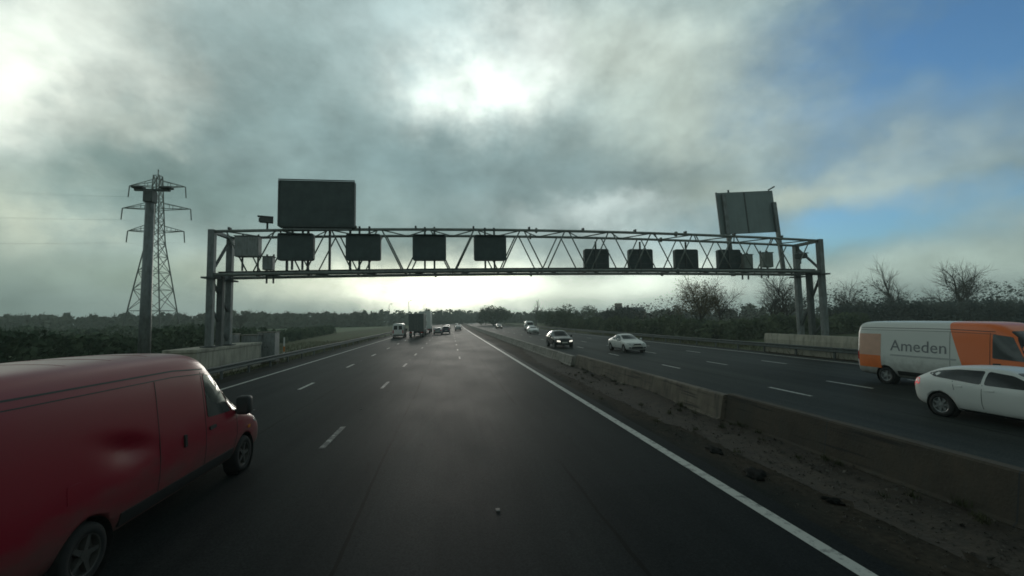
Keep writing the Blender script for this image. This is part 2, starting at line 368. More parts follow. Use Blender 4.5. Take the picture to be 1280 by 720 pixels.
# painted lines
e1 = strip('edge_line', -10.08, -9.90, .026, M['line']); e2 = strip('edge_line', 4.42, 4.62, .026, M['line'])
strip('edge_line', 22.6, 22.8, .026, M['line']); strip('edge_line', 9.0, 9.16, .026, M['line_worn'])
def dashes(name, x, m, ph, y1, w=.1, ln=2.1, y0=-8):
    b = MB(); y = ph
    while y > y0: y -= 9
    while y < y1:
        if y > y0:
            a, c = y, y + ln
            b.add([(x - w + bend(a), a, .026), (x + w + bend(a), a, .026), (x + w + bend(c), c, .026), (x - w + bend(c), c, .026)], [(0, 1, 2, 3)])
        y += 9
    return tag(b.build(name, m), kind='structure')
dashes('lane_line', -6.48, M['line'], 20.5, 300, .075); dashes('lane_line', -2.93, M['line_worn'], 19.9, 300, .07); dashes('lane_line', .69, M['line_faint'], 15.3, 300, .06, 2.1, 31)
dashes('lane_line', 12.5, M['line'], 14.2, 300, .075); dashes('lane_line', 15.9, M['line'], 15.1, 300, .075); dashes('lane_line', 19.3, M['line'], 23.6, 300, .075)
pm = MB(); pm.add([(6.3, 4.3, .026), (6.62, 4.35, .026), (6.75, 5.05, .026), (6.4, 5.0, .026)], [(0, 1, 2, 3)])
tag(pm.build('paint_mark', M['line_worn']), kind='structure')
# kerb haunch strips of bare soil beyond the hard edges
b = strip('verge', -12.3, -11.001, .012, M['reserve']); strip('verge', 23.701, 24.4, .012, M['reserve'])

# ------------------------------------------------------------------ central barrier (three runs)
def stepprof(h, w=.28):
    return [(-w, .0), (-w, .12), (-w + .06, .16), (-.13, h - .14), (-.11, h - .03), (-.08, h), (.08, h), (.11, h - .03), (.13, h - .14), (w - .06, .16), (w, .12), (w, 0)]
o = extrude_along('concrete_barrier', stepprof(.80), [-8, -4, 0, 3, 6, 9, 11.2], M['concrete_dirty'], 7.46); tag(o, 'brown mud-stained concrete barrier run nearest the camera beside the silted central reserve', 'barrier', 'concrete barrier runs in the central reserve')
o = extrude_along('concrete_barrier', stepprof(.76), [11.25, 14, 17, 20, 23, 25.3], M['concrete'], 7.36); tag(o, 'short tan grey concrete barrier run between the muddy run and the long pale run', 'barrier', 'concrete barrier runs in the central reserve')
o = extrude_along('concrete_barrier', stepprof(.66), [25.6] + [y for y in YS if y > 26], M['concrete_far'], 7.2); tag(o, 'long pale concrete barrier running away to the horizon between the carriageways', 'barrier', 'concrete barrier runs in the central reserve')

for o_, xc, h, y0, y1, st in (('concrete_barrier', 7.46, .80, -4, 11, 3.0), ('concrete_barrier.001', 7.36, .76, 13, 25, 3.0), ('concrete_barrier.002', 7.2, .66, 28, 120, 3.0)):
    par = bpy.data.objects[o_]; y = y0
    while y < y1:
        b = MB(); pr = [(p[0] * 1.006 + xc + bend(y), p[1] + .003) for p in stepprof(h)]; n = len(pr)
        b.v = [(x, y - .011, z) for x, z in pr] + [(x, y + .011, z) for x, z in pr]
        b.f = [(k, k + n, (k + 1) % n + n, (k + 1) % n) for k in range(n)]
        b.build('joint', M['plastic'], par); y += st
rb = random.Random(5); b = MB(); ysb = [-6 + .35 * i for i in range(150)]
for y in ysb:
    for j in range(7):
        f = j / 6; xx = 5.9 + f * 1.42 - (.18 if y > 11.2 else 0) - (.12 if y > 25.4 else 0)
        hh = (.03 + .17 * f ** 2.2 * (.55 + .45 * math.sin(y * .7) * math.sin(y * .23 + 1))) * (1 if y < 24 else max(0, 1 - (y - 24) / 18)) + rb.uniform(-.008, .008)
        b.v.append((xx, y, .02 + max(-.01, hh - .03 * (1 - f))))
for i in range(len(ysb) - 1):
    for j in range(6): b.f.append((i * 7 + j, i * 7 + j + 1, (i + 1) * 7 + j + 1, (i + 1) * 7 + j))
M['silt'] = mat('brown_silt', (.060, .047, .034), .95, 0, .3, 3.5, c2=(.026, .021, .016), bump=.6, bscale=18)
tag(b.build('silt_bank', M['silt'], None, True), kind='structure')
b = MB()
for i in range(5200):
    f = rb.random() ** .55; x = 5.0 + f * 2.15; y = 2.5 + 24 * rb.random() ** 1.4; r_ = rb.uniform(.006, .022) if rb.random() < .93 else rb.uniform(.025, .05)
    z0 = .03 + .17 * max(0, (x - 5.9) / 1.42) ** 2.2
    p = [Vector((rb.gauss(0, 1), rb.gauss(0, 1), rb.gauss(0, .6))).normalized() * r_ for _ in range(5)]
    b.add([(x + q.x, y + q.y, z0 + q.z) for q in p], [(0, 1, 2), (0, 2, 3), (0, 3, 4), (1, 2, 4), (1, 3, 4), (0, 1, 4), (1, 2, 3), (2, 3, 4)])
M['grit'] = leafmat('grit', (.025, .022, .018), (.11, .10, .085), 6)
tag(b.build('grit', M['grit']), kind='stuff')
b = MB()
for i in range(46):
    x = rb.uniform(6.7, 7.15) if rb.random() < .7 else rb.uniform(5.1, 6.6); y = 3 + 26 * rb.random(); sc0 = rb.uniform(.5, 1.3)
    for k in range(55):
        a = rb.uniform(0, 6.28); l_ = rb.uniform(.05, .2) * sc0; d = Vector((math.cos(a), math.sin(a), rb.uniform(.4, 1.8))).normalized(); sdv = Vector((-math.sin(a), math.cos(a), 0)) * .006
        p0 = Vector((x + rb.gauss(0, .035), y + rb.gauss(0, .05), .05 + .14 * max(0, (x - 5.9) / 1.42) ** 2)); b.add([p0 - sdv, p0 + sdv, p0 + d * l_], [(0, 1, 2)])
M['weed'] = leafmat('weed_leaves', (.02, .03, .012), (.06, .06, .028), 2)
tag(b.build('weeds', M['weed']), kind='stuff')
# small reflectors at the barrier's foot, a road stud, scraps
def reflector(loc, label):
    t = thing('reflector', label, 'reflector', loc, 0, 'reflective markers by the central reserve')
    b = MB(); b.box(-.034, .034, -.04, .04, 0, .014); b.build('base', M['plastic'], t, bevel=.005)
    b = MB(); b.box(-.026, .026, -.0445, -.0405, .003, .012); b.build('lens', M['lens'], t)
reflector((6.86, 17.0, .02), 'small white reflector at the foot of the middle tan grey concrete barrier run')
reflector((7.02, 9.75, .02), 'small white reflector at the foot of the muddy near concrete barrier run')
reflector((.69, 6.9, .026), 'lone white road stud set in the dark asphalt between lanes')
for xl, ph, lb in ((-6.48, 25.1, 'small road stud in the dashed line nearest the grassy verge'), (-2.93, 24.5, 'small road stud in the dashed line beside the red van')):
    for k in range(0, 3):
        y = ph + 18 * k - 9
        reflector((xl, y, .026), lb)
def scrap(loc, rz, sx, sy, sz, label, seed):
    rnd = random.Random(seed); bm = bmesh.new(); bmesh.ops.create_icosphere(bm, subdivisions=3, radius=1)
    for v in bm.verts:
        n = 1 + .35 * math.sin(v.co.x * 5 + seed) * math.cos(v.co.y * 4 + seed * 2) + rnd.uniform(-.07, .07)
        v.co = Vector((v.co.x * sx * n, v.co.y * sy * n, max(-.1, v.co.z) * sz * n))
    me = bpy.data.meshes.new('road_debris'); bm.to_mesh(me); bm.free()
    o = link('road_debris', me, M['scrap'], None, True); o.location = loc; o.rotation_euler = (0, 0, rz)
    tag(o, label, 'debris', 'dark scraps lying on the central reserve')
scrap((5.42, 7.55, .03), R(-25), .17, .34, .05, 'longest dark scrap on the central reserve, just beyond the white edge line', 1)
scrap((5.78, 6.3, .03), R(20), .10, .15, .04, 'small dark scrap on the brown silt closest to the camera', 2)
scrap((5.55, 9.05, .03), R(-10), .13, .3, .035, 'flat dark scrap lying farther along the reserve than the other two', 3)

# ------------------------------------------------------------------ gantry
GX0, GX1, GY, GD = -13.25, 25.0, 26.9, 2.1
def camber(x, a, m_, c):            # gentle camber of the span: heights at the left end, middle and right end
    t = (x - GX0) / (GX1 - GX0)
    return a * (1 - t) * (1 - 2 * t) + m_ * 4 * t * (1 - t) + c * t * (2 * t - 1)
zt = lambda x: camber(x, 8.12, 8.36, 7.86)
zb = lambda x: camber(x, 5.66, 5.86, 5.74)
gan = thing('sign_gantry', 'grey steel lattice gantry spanning both carriageways on legs at each verge', 'gantry', (0, 0, 0))
for nm, zf in (('top_chord', zt), ('bottom_chord', zb)):
    for y in (GY, GY + GD):
        b = MB(); xs = [GX0 + (GX1 - GX0) * i / 16 for i in range(17)]
        r = .085 if nm == 'top_chord' else .1
        b.tube([(x, y, zf(x)) for x in xs], r, 8)
        b.build(nm, M['chord'], gan, True)
NP = 13; pw = (GX1 - GX0 - 1.2) / NP
nodes_t = [GX0 + .6 + pw * i for i in range(NP + 1)]
for y, off in ((GY, 0), (GY + GD, 0)):
    for i in range(NP):
        x0, x1 = nodes_t[i], nodes_t[i + 1]; xm = (x0 + x1) / 2
        for a, c in (((x0 + .12, zt(x0)), (xm - .1, zb(xm))), ((xm + .1, zb(xm)), (x1 - .12, zt(x1)))):
            b = MB(); b.tube([(a[0], y, a[1]), (c[0], y, c[1])], .042, 6); b.build('diagonal_brace', M['chord'], gan, True)
for i in range(NP):
    x0, x1 = nodes_t[i], nodes_t[i + 1]; xm = (x0 + x1) / 2
    b = MB(); b.tube([(x0, GY, zt(x0)), (xm, GY + GD, zt(xm))], .038, 6); b.tube([(xm, GY + GD, zt(xm)), (x1, GY, zt(x1))], .038, 6); b.build('plan_brace', M['chord'], gan, True)
    b = MB(); b.tube([(xm, GY, zb(xm)), (x1, GY + GD, zb(x1))], .038, 6); b.build('floor_brace', M['chord'], gan, True)
    b = MB(); b.tube([(xm, GY, zb(xm)), (xm, GY + GD, zb(xm))], .04, 6); b.build('cross_member', M['chord'], gan, True)
xs = [GX0 + .3 + (GX1 - GX0 - .6) * i / 16 for i in range(17)]
b = MB()
for i in range(17): b.v += [(xs[i], GY + .7, zb(xs[i]) + .03), (xs[i], GY + 1.4, zb(xs[i]) + .03), (xs[i], GY + 1.4, zb(xs[i]) + .07), (xs[i], GY + .7, zb(xs[i]) + .07)]
for i in range(16):
    for k in range(4): b.f.append((4 * i + k, 4 * i + (k + 1) % 4, 4 * i + 4 + (k + 1) % 4, 4 * i + 4 + k))
b.build('walkway', M['steel_dark'], gan, fix=True)
for dy, dz in ((.12, .16), (.19, .13)):
    b = MB(); b.tube([(x, GY + dy, zb(x) + dz) for x in xs], .028, 6); b.build('cable_conduit', M['plastic'], gan)
for i in range(0, 33):
    x = GX0 + .9 + i * 1.15
    if i % 3 == 0:
        b = MB(); b.box(x - .05, x + .05, GY - .14, GY + .14, zt(x) + .07, zt(x) + .2); b.build('bolt_plate', M['steel_dark'], gan)
# bolted splice flanges mid span
for x in (5.35, -.9, 14.6):
    for zf in (zt, zb):
        for y in (GY, GY + GD):
            b = MB(); b.lathe([(0, -.05), (.17, -.05), (.17, .05), (0, .05)], 12, 'x', x, y, zf(x)); b.build('splice_flange', M['chord'], gan)
def leg_pair(x, zbase, s):
    for y in (GY, GY + GD):
        b = MB(); b.box(x - .17, x + .17, y - .17, y + .17, zbase + .05, zt(x) + .1); lg = b.build('leg', M['steel'], gan, bevel=.03)
        b = MB(); b.box(x - .32, x + .32, y - .32, y + .32, zbase, zbase + .06); b.build('base_plate', M['steel_dark'], lg)
        b = MB(); b.box(x - .36, x + .36, y - .36, y + .36, zb(x) - .22, zb(x) - .13); b.build('collar_plate', M['steel_dark'], lg)
    b = MB(); b.beam((x, GY, zb(x) + .1), (x, GY + GD, zt(x) - .1), .12); b.build('end_brace', M['steel_dark'], gan)
    b = MB(); b.beam((x, GY + .1, zb(x) - .3), (x, GY + GD - .1, zbase + 2.0), .12); b.build('end_brace', M['steel_dark'], gan)
    b = MB(); b.beam((x, GY + GD, zbase + .15), (x, GY + .15, zbase + 2.2), .1); b.build('end_brace', M['steel_dark'], gan)
    for z in (zt(x), zb(x)):
        b = MB(); b.beam((x, GY - .1, z), (x, GY + GD + .1, z), .2); b.build('end_beam', M['steel'], gan)
    b = MB(); b.box(x + s * .05 - .16, x + s * .05 + .16, GY + 1.0 - .16, GY + 1.0 + .16, zbase, zb(x) + .2); b.build('centre_post', M['steel_dark'], gan, bevel=.03)
leg_pair(GX0, 1.62, 1)
leg_pair(GX1, .05, -1)

# signals (facing us on the left half, seen from behind on the right half)
def rbox(b, w, h, d, r=.12, n=5, y0=0, z0=0):
    """rounded rectangle w x h in XZ, depth d along +Y"""
    pts = []
    for cx, cz, a0 in ((w / 2 - r, h / 2 - r, 0), (-w / 2 + r, h / 2 - r, 90), (-w / 2 + r, -h / 2 + r, 180), (w / 2 - r, -h / 2 + r, 270)):
        for k in range(n): a = R(a0 + 90 * k / (n - 1)); pts.append((cx + r * math.cos(a), cz + r * math.sin(a) + z0))
    m = len(pts)
    b.add([(x, y0, z) for x, z in pts] + [(x, y0 + d, z) for x, z in pts],
          [tuple(range(m)), tuple(reversed(range(m, 2 * m)))] + [(i, i + m, (i + 1) % m + m, (i + 1) % m) for i in range(m)])
def signal(loc, w, h, rz, label, group, hang):
    t = thing('lane_signal', label, 'lane signal', loc, rz, group)
    b = MB(); rbox(b, w, h, .34, .13); b.build('case', M['black'], t, bevel=.012, fix=True)
    b = MB(); rbox(b, w - .22, h - .22, .012, .08, y0=-.012); b.build('screen', M['screen'], t, fix=True)
    b = MB(); b.box(-w / 2 + .1, w / 2 - .1, -.2, .02, h / 2 - .075, h / 2 - .05); b.build('hood', M['black'], t)
    for x in (-.28, .28) if not hang else (.08,):
        b = MB(); b.box(x - .055, x + .055, .34, .42, -h / 2 - .5 if not hang else -h / 2 - .3, h / 2 + .5); b.build('bracket', M['steel_dark'], t)
    for z in (-.3, .3):
        b = MB(); b.box(-w / 2 + .12, w / 2 - .12, .341, .375, z - .03, z + .03); b.build('back_rail', M['steel_dark'], t)
    return t
gl = 'lane signals above our carriageway'
for x, w, lab in ((-8.66, 1.95, 'dark lane signal hanging under the big dark message sign'), (-4.95, 1.95, 'dark lane signal second from the big message sign, faint grey face'),
                  (-1.18, 1.95, 'dark lane signal over our lane line, third along from the big message sign'), (2.42, 1.95, 'dark lane signal over our outer lane, last before the open truss')):
    signal((x, GY - .48, 7.2), w, 1.56, 0, lab, gl, False)
gr_ = 'lane signals above the far carriageway'
for x, lab in ((10.0, 'back of lane signal above the reserve side of the far carriageway'), (13.2, 'back of second lane signal on the far carriageway side, X brace crossing it'),
               (16.6, 'back of third lane signal on the far carriageway side of the gantry'), (19.9, 'back of lane signal under the tilted grey sign')):
    signal((x, GY + GD + .55, 6.9), 1.75, 1.4, PI, lab, gr_, True)

# big dark message sign facing us
t = thing('message_sign', 'large unlit dark message sign standing on top of the gantry', 'message sign', (-7.55, GY - .35, 8.35))
b = MB(); b.box(-2.08, 2.08, 0, .42, 0, 2.72); b.build('case', M['black'], t, bevel=.02)
b = MB(); b.box(-1.98, 1.98, -.02, -.002, .1, 2.62); b.build('screen', M['screen'], t)
b = MB(); b.box(-2.1, 2.1, -.12, .0, 2.73, 2.76); b.build('hood', M['steel_dark'], t)
b = MB(); b.box(-2.12, -2.085, -.06, .4, .05, 2.7); b.build('side_trim', M['cabinet'], t)
for x in (-1.75, -.6, .6, 1.75):
    b = MB(); b.box(x - .06, x + .06, .43, .55, -2.5, 2.3); b.build('support_post', M['steel_dark'], t)
b = MB(); b.box(-1.9, 1.9, .1, .3, -.14, -.04); b.build('fixing_rail', M['steel'], t)
# tilted sign seen from behind
t = thing('direction_sign', 'large pale grey sign seen from behind, tilted, on posts above the far carriageway', 'road sign', (21.75, GY + GD + .5, 8.85)); t.rotation_euler = (R(-3), R(-2.6), R(-4))
b = MB(); b.box(-2.2, 2.2, .0, .06, 0, 3.15); b.build('panel', M['signback'], t, bevel=.01)
b = MB(); b.box(-2.22, -2.1, -.05, .0, -.02, 3.17); b.build('edge_frame', M['steel'], t)
b = MB(); b.box(-.06, .02, -.03, -.001, .02, 3.12); b.build('joint_strip', M['steel_dark'], t)
for x in (-1.7, 2.1):
    b = MB(); b.box(x - .13, x + .13, -.22, -.046, -3.1, 3.0 if x < 0 else 2.2); b.build('support_post', M['steel'], t)
b = MB(); b.tube([(1.8, -.1, 3.15), (2.2, -.3, 3.35)], .05, 6); b.tube([(-1.2, 0, 3.15), (-1.2, 0, 3.32)], .07, 6); b.build('lifting_eye', M['steel_dark'], t)

# equipment cabinets and cameras on the gantry
def gcab(loc, w, h, d, label, m='cabinet'):
    t = thing('equipment_cabinet', label, 'cabinet', loc, 0, 'equipment boxes fixed on the gantry')
    b = MB(); b.box(-w / 2, w / 2, -d / 2, d / 2, 0, h); b.build('case', M[m], t, bevel=.02)
    b = MB(); b.box(-w / 2 + .05, w / 2 - .05, -d / 2 - .015, -d / 2 - .001, .05, h - .05); b.build('door', M[m], t)
    b = MB(); b.box(-w / 2 - .04, w / 2 + .04, -d / 2 - .04, d / 2 + .04, h + .001, h + .04); b.build('lid', M['steel_dark'], t)
    for x in (-w / 3, w / 3):
        b = MB(); b.box(x - .04, x + .04, d / 2 + .001, d / 2 + .08, -.75, h + .2); b.build('bracket', M['steel_dark'], t)
gcab((-11.3, GY - .1, 6.65), 1.25, 1.15, .5, 'wide pale grey box on the gantry beside its leg, next to the big message sign')
gcab((-10.35, GY + .3, 5.95), .55, .75, .4, 'small grey box low on the gantry floor below the wide pale box')
gcab((22.75, GY + GD + .2, 6.3), .8, 1.05, .4, 'grey box on the gantry behind the post of the tilted sign', 'chord')
gcab((21.2, GY + GD + .2, 6.2), .7, 1.0, .4, 'grey box on the gantry just below the tilted sign', 'chord')
def camera_unit(loc, rz, label):
    t = thing('traffic_camera', label, 'camera', loc, rz, 'traffic cameras on the gantry')
    b = MB(); b.tube([(0, 0, 0), (0, 0, .35)], .06, 8); b.build('stem', M['steel_dark'], t)
    b = MB(); b.box(-.16, .16, -.4, .3, .36, .68); b.build('housing', M['steel_dark'], t, bevel=.03)
    b = MB(); b.box(-.2, .2, -.5, .3, .69, .72); b.build('sunshield', M['cabinet'], t)
    b = MB(); b.lathe([(0, -.44), (.1, -.44), (.12, -.401)], 12, 'y', 0, 0, .5); b.build('lens', M['glass'], t)
camera_unit((-10.35, GY, zt(-10.35) + .08), R(-70), 'small camera standing on the top chord beside the big message sign')
camera_unit((24.0, GY + .6, 6.35), R(40), 'dark camera cluster inside the gantry end frame on the far verge')

# ------------------------------------------------------------------ roadside: plinths, rails, cabinets, posts
t = thing('concrete_plinth', 'tall pale concrete block guarding the gantry legs behind the red van', 'barrier', (-13.0, 25.2, 0))
b = MB(); b.box(-1.35, 0, 0, 8.0, 0, 1.42); b.build('block', M['concrete_pale'], t, bevel=.05)
b = MB(); b.box(-1.6, .04, -.06, 8.06, 1.423, 1.6); b.build('coping', M['concrete_pale'], t, bevel=.03)
o = extrude_along('concrete_wall', [(0, 0), (0, 1.0), (.08, 1.42), (.34, 1.42), (.42, 1.0), (.5, 0)], [17.5, 20, 22.5, 25, 27.5, 30, 32.2], M['concrete_pale'], 24.5, .02)
tag(o, 'beige concrete wall in front of the gantry legs on the far verge', 'barrier')
def rail(x, ys, side, label, skip):
    t = thing('crash_barrier', label, 'crash barrier', (0, 0, 0), 0, 'steel crash barriers along the verges')
    prof = [(-.02, .42), (.03, .45), (.03, .50), (-.03, .55), (-.03, .61), (.03, .66), (.03, .71), (-.02, .74), (-.045, .74), (-.0, .70), (-.0, .67), (-.06, .62), (-.06, .54), (-.0, .49), (-.0, .46), (-.045, .42)]
    extrude_along('rail', [(p[0] * side, p[1]) for p in prof], ys, M['steel_dark'], x, parent=t)
    y = ys[0] + 1
    while y < min(ys[-1], 130):
        b = MB(); xx = x + bend(y) - side * .12; b.box(xx - .05, xx + .05, y - .06, y + .06, 0, .72); b.build('post', M['steel_dark'], t); y += 3.2 if y < 60 else 8
YR = [2, 10, 20, 30, 40, 50, 60, 70, 80, 95, 110, 130, 150, 175, 200, 230, 260, 300]
rail(-11.75, YR, 1, 'dark steel crash barrier along the grassy verge beside our inside lane', None)
rail(24.05, YR, -1, 'dark steel crash barrier along the verge of the far carriageway', None)
def cab(loc, w, d, h, label):
    t = thing('roadside_cabinet', label, 'cabinet', loc, R(3), 'grey roadside cabinets beside the gantry')
    b = MB(); b.box(-w / 2, w / 2, -d / 2, d / 2, .12, h); b.build('case', M['cabinet'], t, bevel=.02)
    b = MB(); b.box(-w / 2 - .05, w / 2 + .05, -d / 2 - .05, d / 2 + .05, h + .001, h + .07); b.build('roof', M['concrete_far'], t)
    for x in (-w / 4, w / 4):
        b = MB(); b.box(x - w / 4 + .03, x + w / 4 - .03, -d / 2 - .02, -d / 2 - .001, .2, h - .06); dd = b.build('door', M['cabinet'], t)
        b = MB(); b.box(x * .3 - .02, x * .3 + .02, -d / 2 - .05, -d / 2 - .021, h * .5, h * .5 + .14); b.build('handle', M['steel_dark'], dd)
    b = MB(); b.box(-w / 2 - .08, w / 2 + .08, -d / 2 - .08, d / 2 + .08, 0, .12); b.build('plinth', M['concrete'], t)
cab((-15.2, 33.3, .0), 1.15, .9, 2.15, 'grey roadside cabinet half hidden behind the concrete plinth')
cab((-14.0, 34.2, .0), 1.1, .9, 2.05, 'middle grey roadside cabinet between the plinth and the tallest cabinet')
cab((-13.2, 35.0, .0), 1.15, 1.0, 2.2, 'tall grey roadside cabinet standing nearest the carriageway by the marker post')
t = thing('marker_post', 'thin white marker post with a red band on the verge beside the grey cabinets', 'marker post', (-13.0, 37.5, 0))
b = MB(); b.box(-.05, .05, -.03, .03, 0, 1.75); b.build('post', M['white'], t, bevel=.01)
b = MB(); b.box(-.054, .054, -.034, .034, .62, 1.05); b.build('band', M['amber'], t)
# tall mast with a head beside the pylon
t = thing('mast', 'tall grey steel mast with a dark twin head, in front of the pylon', 'mast', (-16.5, 26.9, 0))
b = MB(); b.tube([(0, 0, 0), (0, 0, 4), (0, 0, 10.35)], [.30, .26, .2], 10); b.build('pole', M['steel'], t, True)
b = MB(); b.lathe([(.5, 0), (.5, .08), (0, .08)], 12, 'z'); b.build('base_plate', M['steel_dark'], t)
b = MB(); b.beam((-.8, 0, 10.42), (1.0, 0, 10.42), .12); b.build('cross_arm', M['steel_dark'], t)
for x in (-.62, .82):
    b = MB(); b.box(x - .3, x + .3, -.2, .2, 10.485, 10.62); b.build('lamp_head', M['steel_dark'], t, bevel=.06)
b = MB(); b.box(-.24, .24, -.24, .24, 9.7, 10.355); b.build('junction_box', M['steel_dark'], t, bevel=.03)

# ------------------------------------------------------------------ pylon and cables
PX, PY = -84.0, 140.0
pyl = thing('pylon', 'tall lattice electricity pylon with three pairs of arms, in the field behind the mast', 'pylon', (PX, PY, 0))
def half(z):
    return 4.9 - (4.9 - 1.55) * (z / 27.0) if z < 27 else 1.55 - (1.55 - .75) * (z - 27) / 19.5
levels = [0, 7, 13, 18, 22.5, 26.3, 29.6, 32.9, 36.2, 39.6, 42.8, 46.3]
for sx in (-1, 1):
    for sy in (-1, 1):
        b = MB(); b.tube([(sx * half(z), sy * half(z), z) for z in levels], .17, 4); b.build('corner_leg', M['steel_dark'], pyl)
for i in range(len(levels) - 1):
    z0, z1 = levels[i], levels[i + 1]; h0, h1 = half(z0), half(z1); b = MB()
    cs0 = [(-h0, -h0), (h0, -h0), (h0, h0), (-h0, h0)]; cs1 = [(-h1, -h1), (h1, -h1), (h1, h1), (-h1, h1)]
    for k in range(4):
        k2 = (k + 1) % 4
        b.tube([(*cs0[k], z0), (*cs1[k2], z1)], .085, 4, False); b.tube([(*cs0[k2], z0), (*cs1[k], z1)], .085, 4, False); b.tube([(*cs1[k], z1), (*cs1[k2], z1)], .085, 4, False)
    b.build('lattice_panel', M['steel_dark'], pyl)
tips = []
for z, hs in ((43.0, 7.4), (36.4, 9.0), (29.8, 7.4)):
    for sx in (-1, 1):
        b = MB(); h = half(z)
        for sy in (-1, 1):
            b.tube([(sx * h, sy * h, z), (sx * hs, 0, z + .2)], .13, 4); b.tube([(sx * h, sy * h, z + 1.9), (sx * hs, 0, z + .2)], .1, 4)
            for q in (.33, .66):
                xa = sx * (h + (hs - h) * q); b.tube([(xa, sy * h * (1 - q), z + .05), (xa, sy * h * (1 - q), z + .1 + 1.8 * (1 - q))], .07, 4)
        arm = b.build('cross_arm', M['steel_dark'], pyl)
        b = MB(); b.tube([(sx * hs, 0, z + .1), (sx * (hs + .25), 0, z - 3.1)], .16, 6); b.build('insulator', M['steel_dark'], arm)
        tips.append((PX + sx * (hs + .25), PY, z - 3.1))
b = MB(); b.tube([(0, 0, 46.3), (0, 0, 48.2)], .14, 4); b.build('peak', M['steel_dark'], pyl)
names = ['top arm', 'middle arm', 'lowest arm']
for i, (x, y, z) in enumerate(tips):
    b = MB()
    A = Vector((x, y, z)); B = Vector((x - 190, y - 75, z + 8)); Cc = Vector((x + 150, y + 230, z - 6)); pts = []
    for k in range(21):
        s = k / 20; p = B.lerp(A, s); p.z -= 9 * 4 * s * (1 - s) * .8; pts.append(p)
    for k in range(1, 21):
        s = k / 20; p = A.lerp(Cc, s); p.z -= 9 * 4 * s * (1 - s) * .8; pts.append(p)
    b.tube(pts, .011, 4); o = b.build('power_cable', M['wire'])
    tag(o, f'thin power cable on the {names[i // 2]} of the pylon, its {"gantry side" if i % 2 else "side away from the gantry"}', 'power cable', 'power cables strung through the pylon')

# ------------------------------------------------------------------ vehicles
def ring(st):
    y, z0, zb_, z1, wb, wm, wr = st[:7]; cr = st[7] if len(st) > 7 else .03
    h = z1 - zb_
    half_ = [(wb * .75, z0), (wb, z0 + .05), (wm * .985, z0 + .38 * (zb_ - z0)), (wm, z0 + .72 * (zb_ - z0)), (wm * .985, zb_), (wm * .985 + (wr - wm * .985) * .55, zb_ + h * .5), (wr, z1 - cr - .16 * h), (wr * .86, z1 - cr), (wr * .45, z1 - cr * .3)]
    pts = [(0, y, z0)] + [(x, y, z) for x, z in half_] + [(0, y, z1)] + [(-x, y, z) for x, z in reversed(half_)]
    return pts
def hull(stations, wells, wellr, inset, lvl=2, dent=None):
    b = MB(); rings = [ring(s) for s in stations]; n = len(rings[0])
    for r in rings: b.v += r
    for i in range(len(rings) - 1):
        for k in range(n):
            k2 = (k + 1) % n; b.f.append((i * n + k, (i + 1) * n + k, (i + 1) * n + k2, i * n + k2))
    h = n // 2
    for base, flip in ((0, False), ((len(rings) - 1) * n, True)):   # quad caps
        for k in range(h):
            a, c, d, e = k, k + 1, n - k - 1, (n - k) % n
            q = [base + a, base + c, base + d, base + e] if len({a, c, d, e}) == 4 else [base + q_ for q_ in dict.fromkeys((a, c, d, e))]
            b.f.append(tuple(reversed(q)) if flip else tuple(q))
    me = bpy.data.meshes.new('tmp'); me.from_pydata(b.v, [], b.f)
    bm = bmesh.new(); bm.from_mesh(me); bmesh.ops.recalc_face_normals(bm, faces=bm.faces); bm.to_mesh(me); bm.free()
    o = bpy.data.objects.new('tmp', me); col.objects.link(o)
    s = o.modifiers.new('s', 'SUBSURF'); s.levels = lvl; s.render_levels = lvl
    cuts = []
    for (wy, wz) in wells:
        for sx in (-1, 1):
            c = MB(); c.lathe([(0, -.2), (wellr, -.2), (wellr, .4), (0, .4)], 36, 'x', sx * inset if sx > 0 else -inset - .2, wy, wz)
            cm = bpy.data.meshes.new('c'); cm.from_pydata(c.v, [], c.f); bm = bmesh.new(); bm.from_mesh(cm); bmesh.ops.remove_doubles(bm, verts=bm.verts, dist=1e-4); bmesh.ops.recalc_face_normals(bm, faces=bm.faces); bm.to_mesh(cm); bm.free()
            co = bpy.data.objects.new('c', cm); col.objects.link(co); cuts.append(co)
            m = o.modifiers.new('b', 'BOOLEAN'); m.operation = 'DIFFERENCE'; m.object = co; m.solver = 'EXACT'
    def ev():
        dg = bpy.context.evaluated_depsgraph_get(); dg.update()
        return bpy.data.meshes.new_from_object(o.evaluated_get(dg))
    for m in o.modifiers:
        if m.type == 'BOOLEAN': m.show_viewport = False
    whole = ev()
    bm = bmesh.new(); bm.from_mesh(whole)
    bvh = BVHTree.FromBMesh(bm); bm.free()
    for m in o.modifiers: m.show_viewport = True
    cut = ev()
    for c in cuts: bpy.data.objects.remove(c)
    bpy.data.objects.remove(o)
    if dent:
        for v in cut.vertices:
            for (side, dy, dz, ry, rz, dep) in dent:
                if v.co.x * side > .3:
                    q = v.co.z - dz + .28 * (v.co.y - dy); d = ((v.co.y - dy) / ry) ** 2 + (q / (rz * (3.2 if q < 0 else .8))) ** 2
                    v.co.x -= side * dep * math.exp(-d)
    return cut, bvh
def rounded(poly, r, n=4):
    out = []; m = len(poly)
    for i in range(m):
        p = Vector(poly[i]).to_2d() if len(poly[i]) > 2 else Vector(poly[i]); a = Vector(poly[i - 1]); c = Vector(poly[(i + 1) % m])
        da = (a - p); dc = (c - p); rr = min(r, da.length * .45, dc.length * .45)
        p0 = p + da.normalized() * rr; p1 = p + dc.normalized() * rr
        for k in range(n + 1):
            t_ = k / n; out.append(tuple(p0 * (1 - t_) ** 2 + p * 2 * t_ * (1 - t_) + p1 * t_ ** 2))
    return out
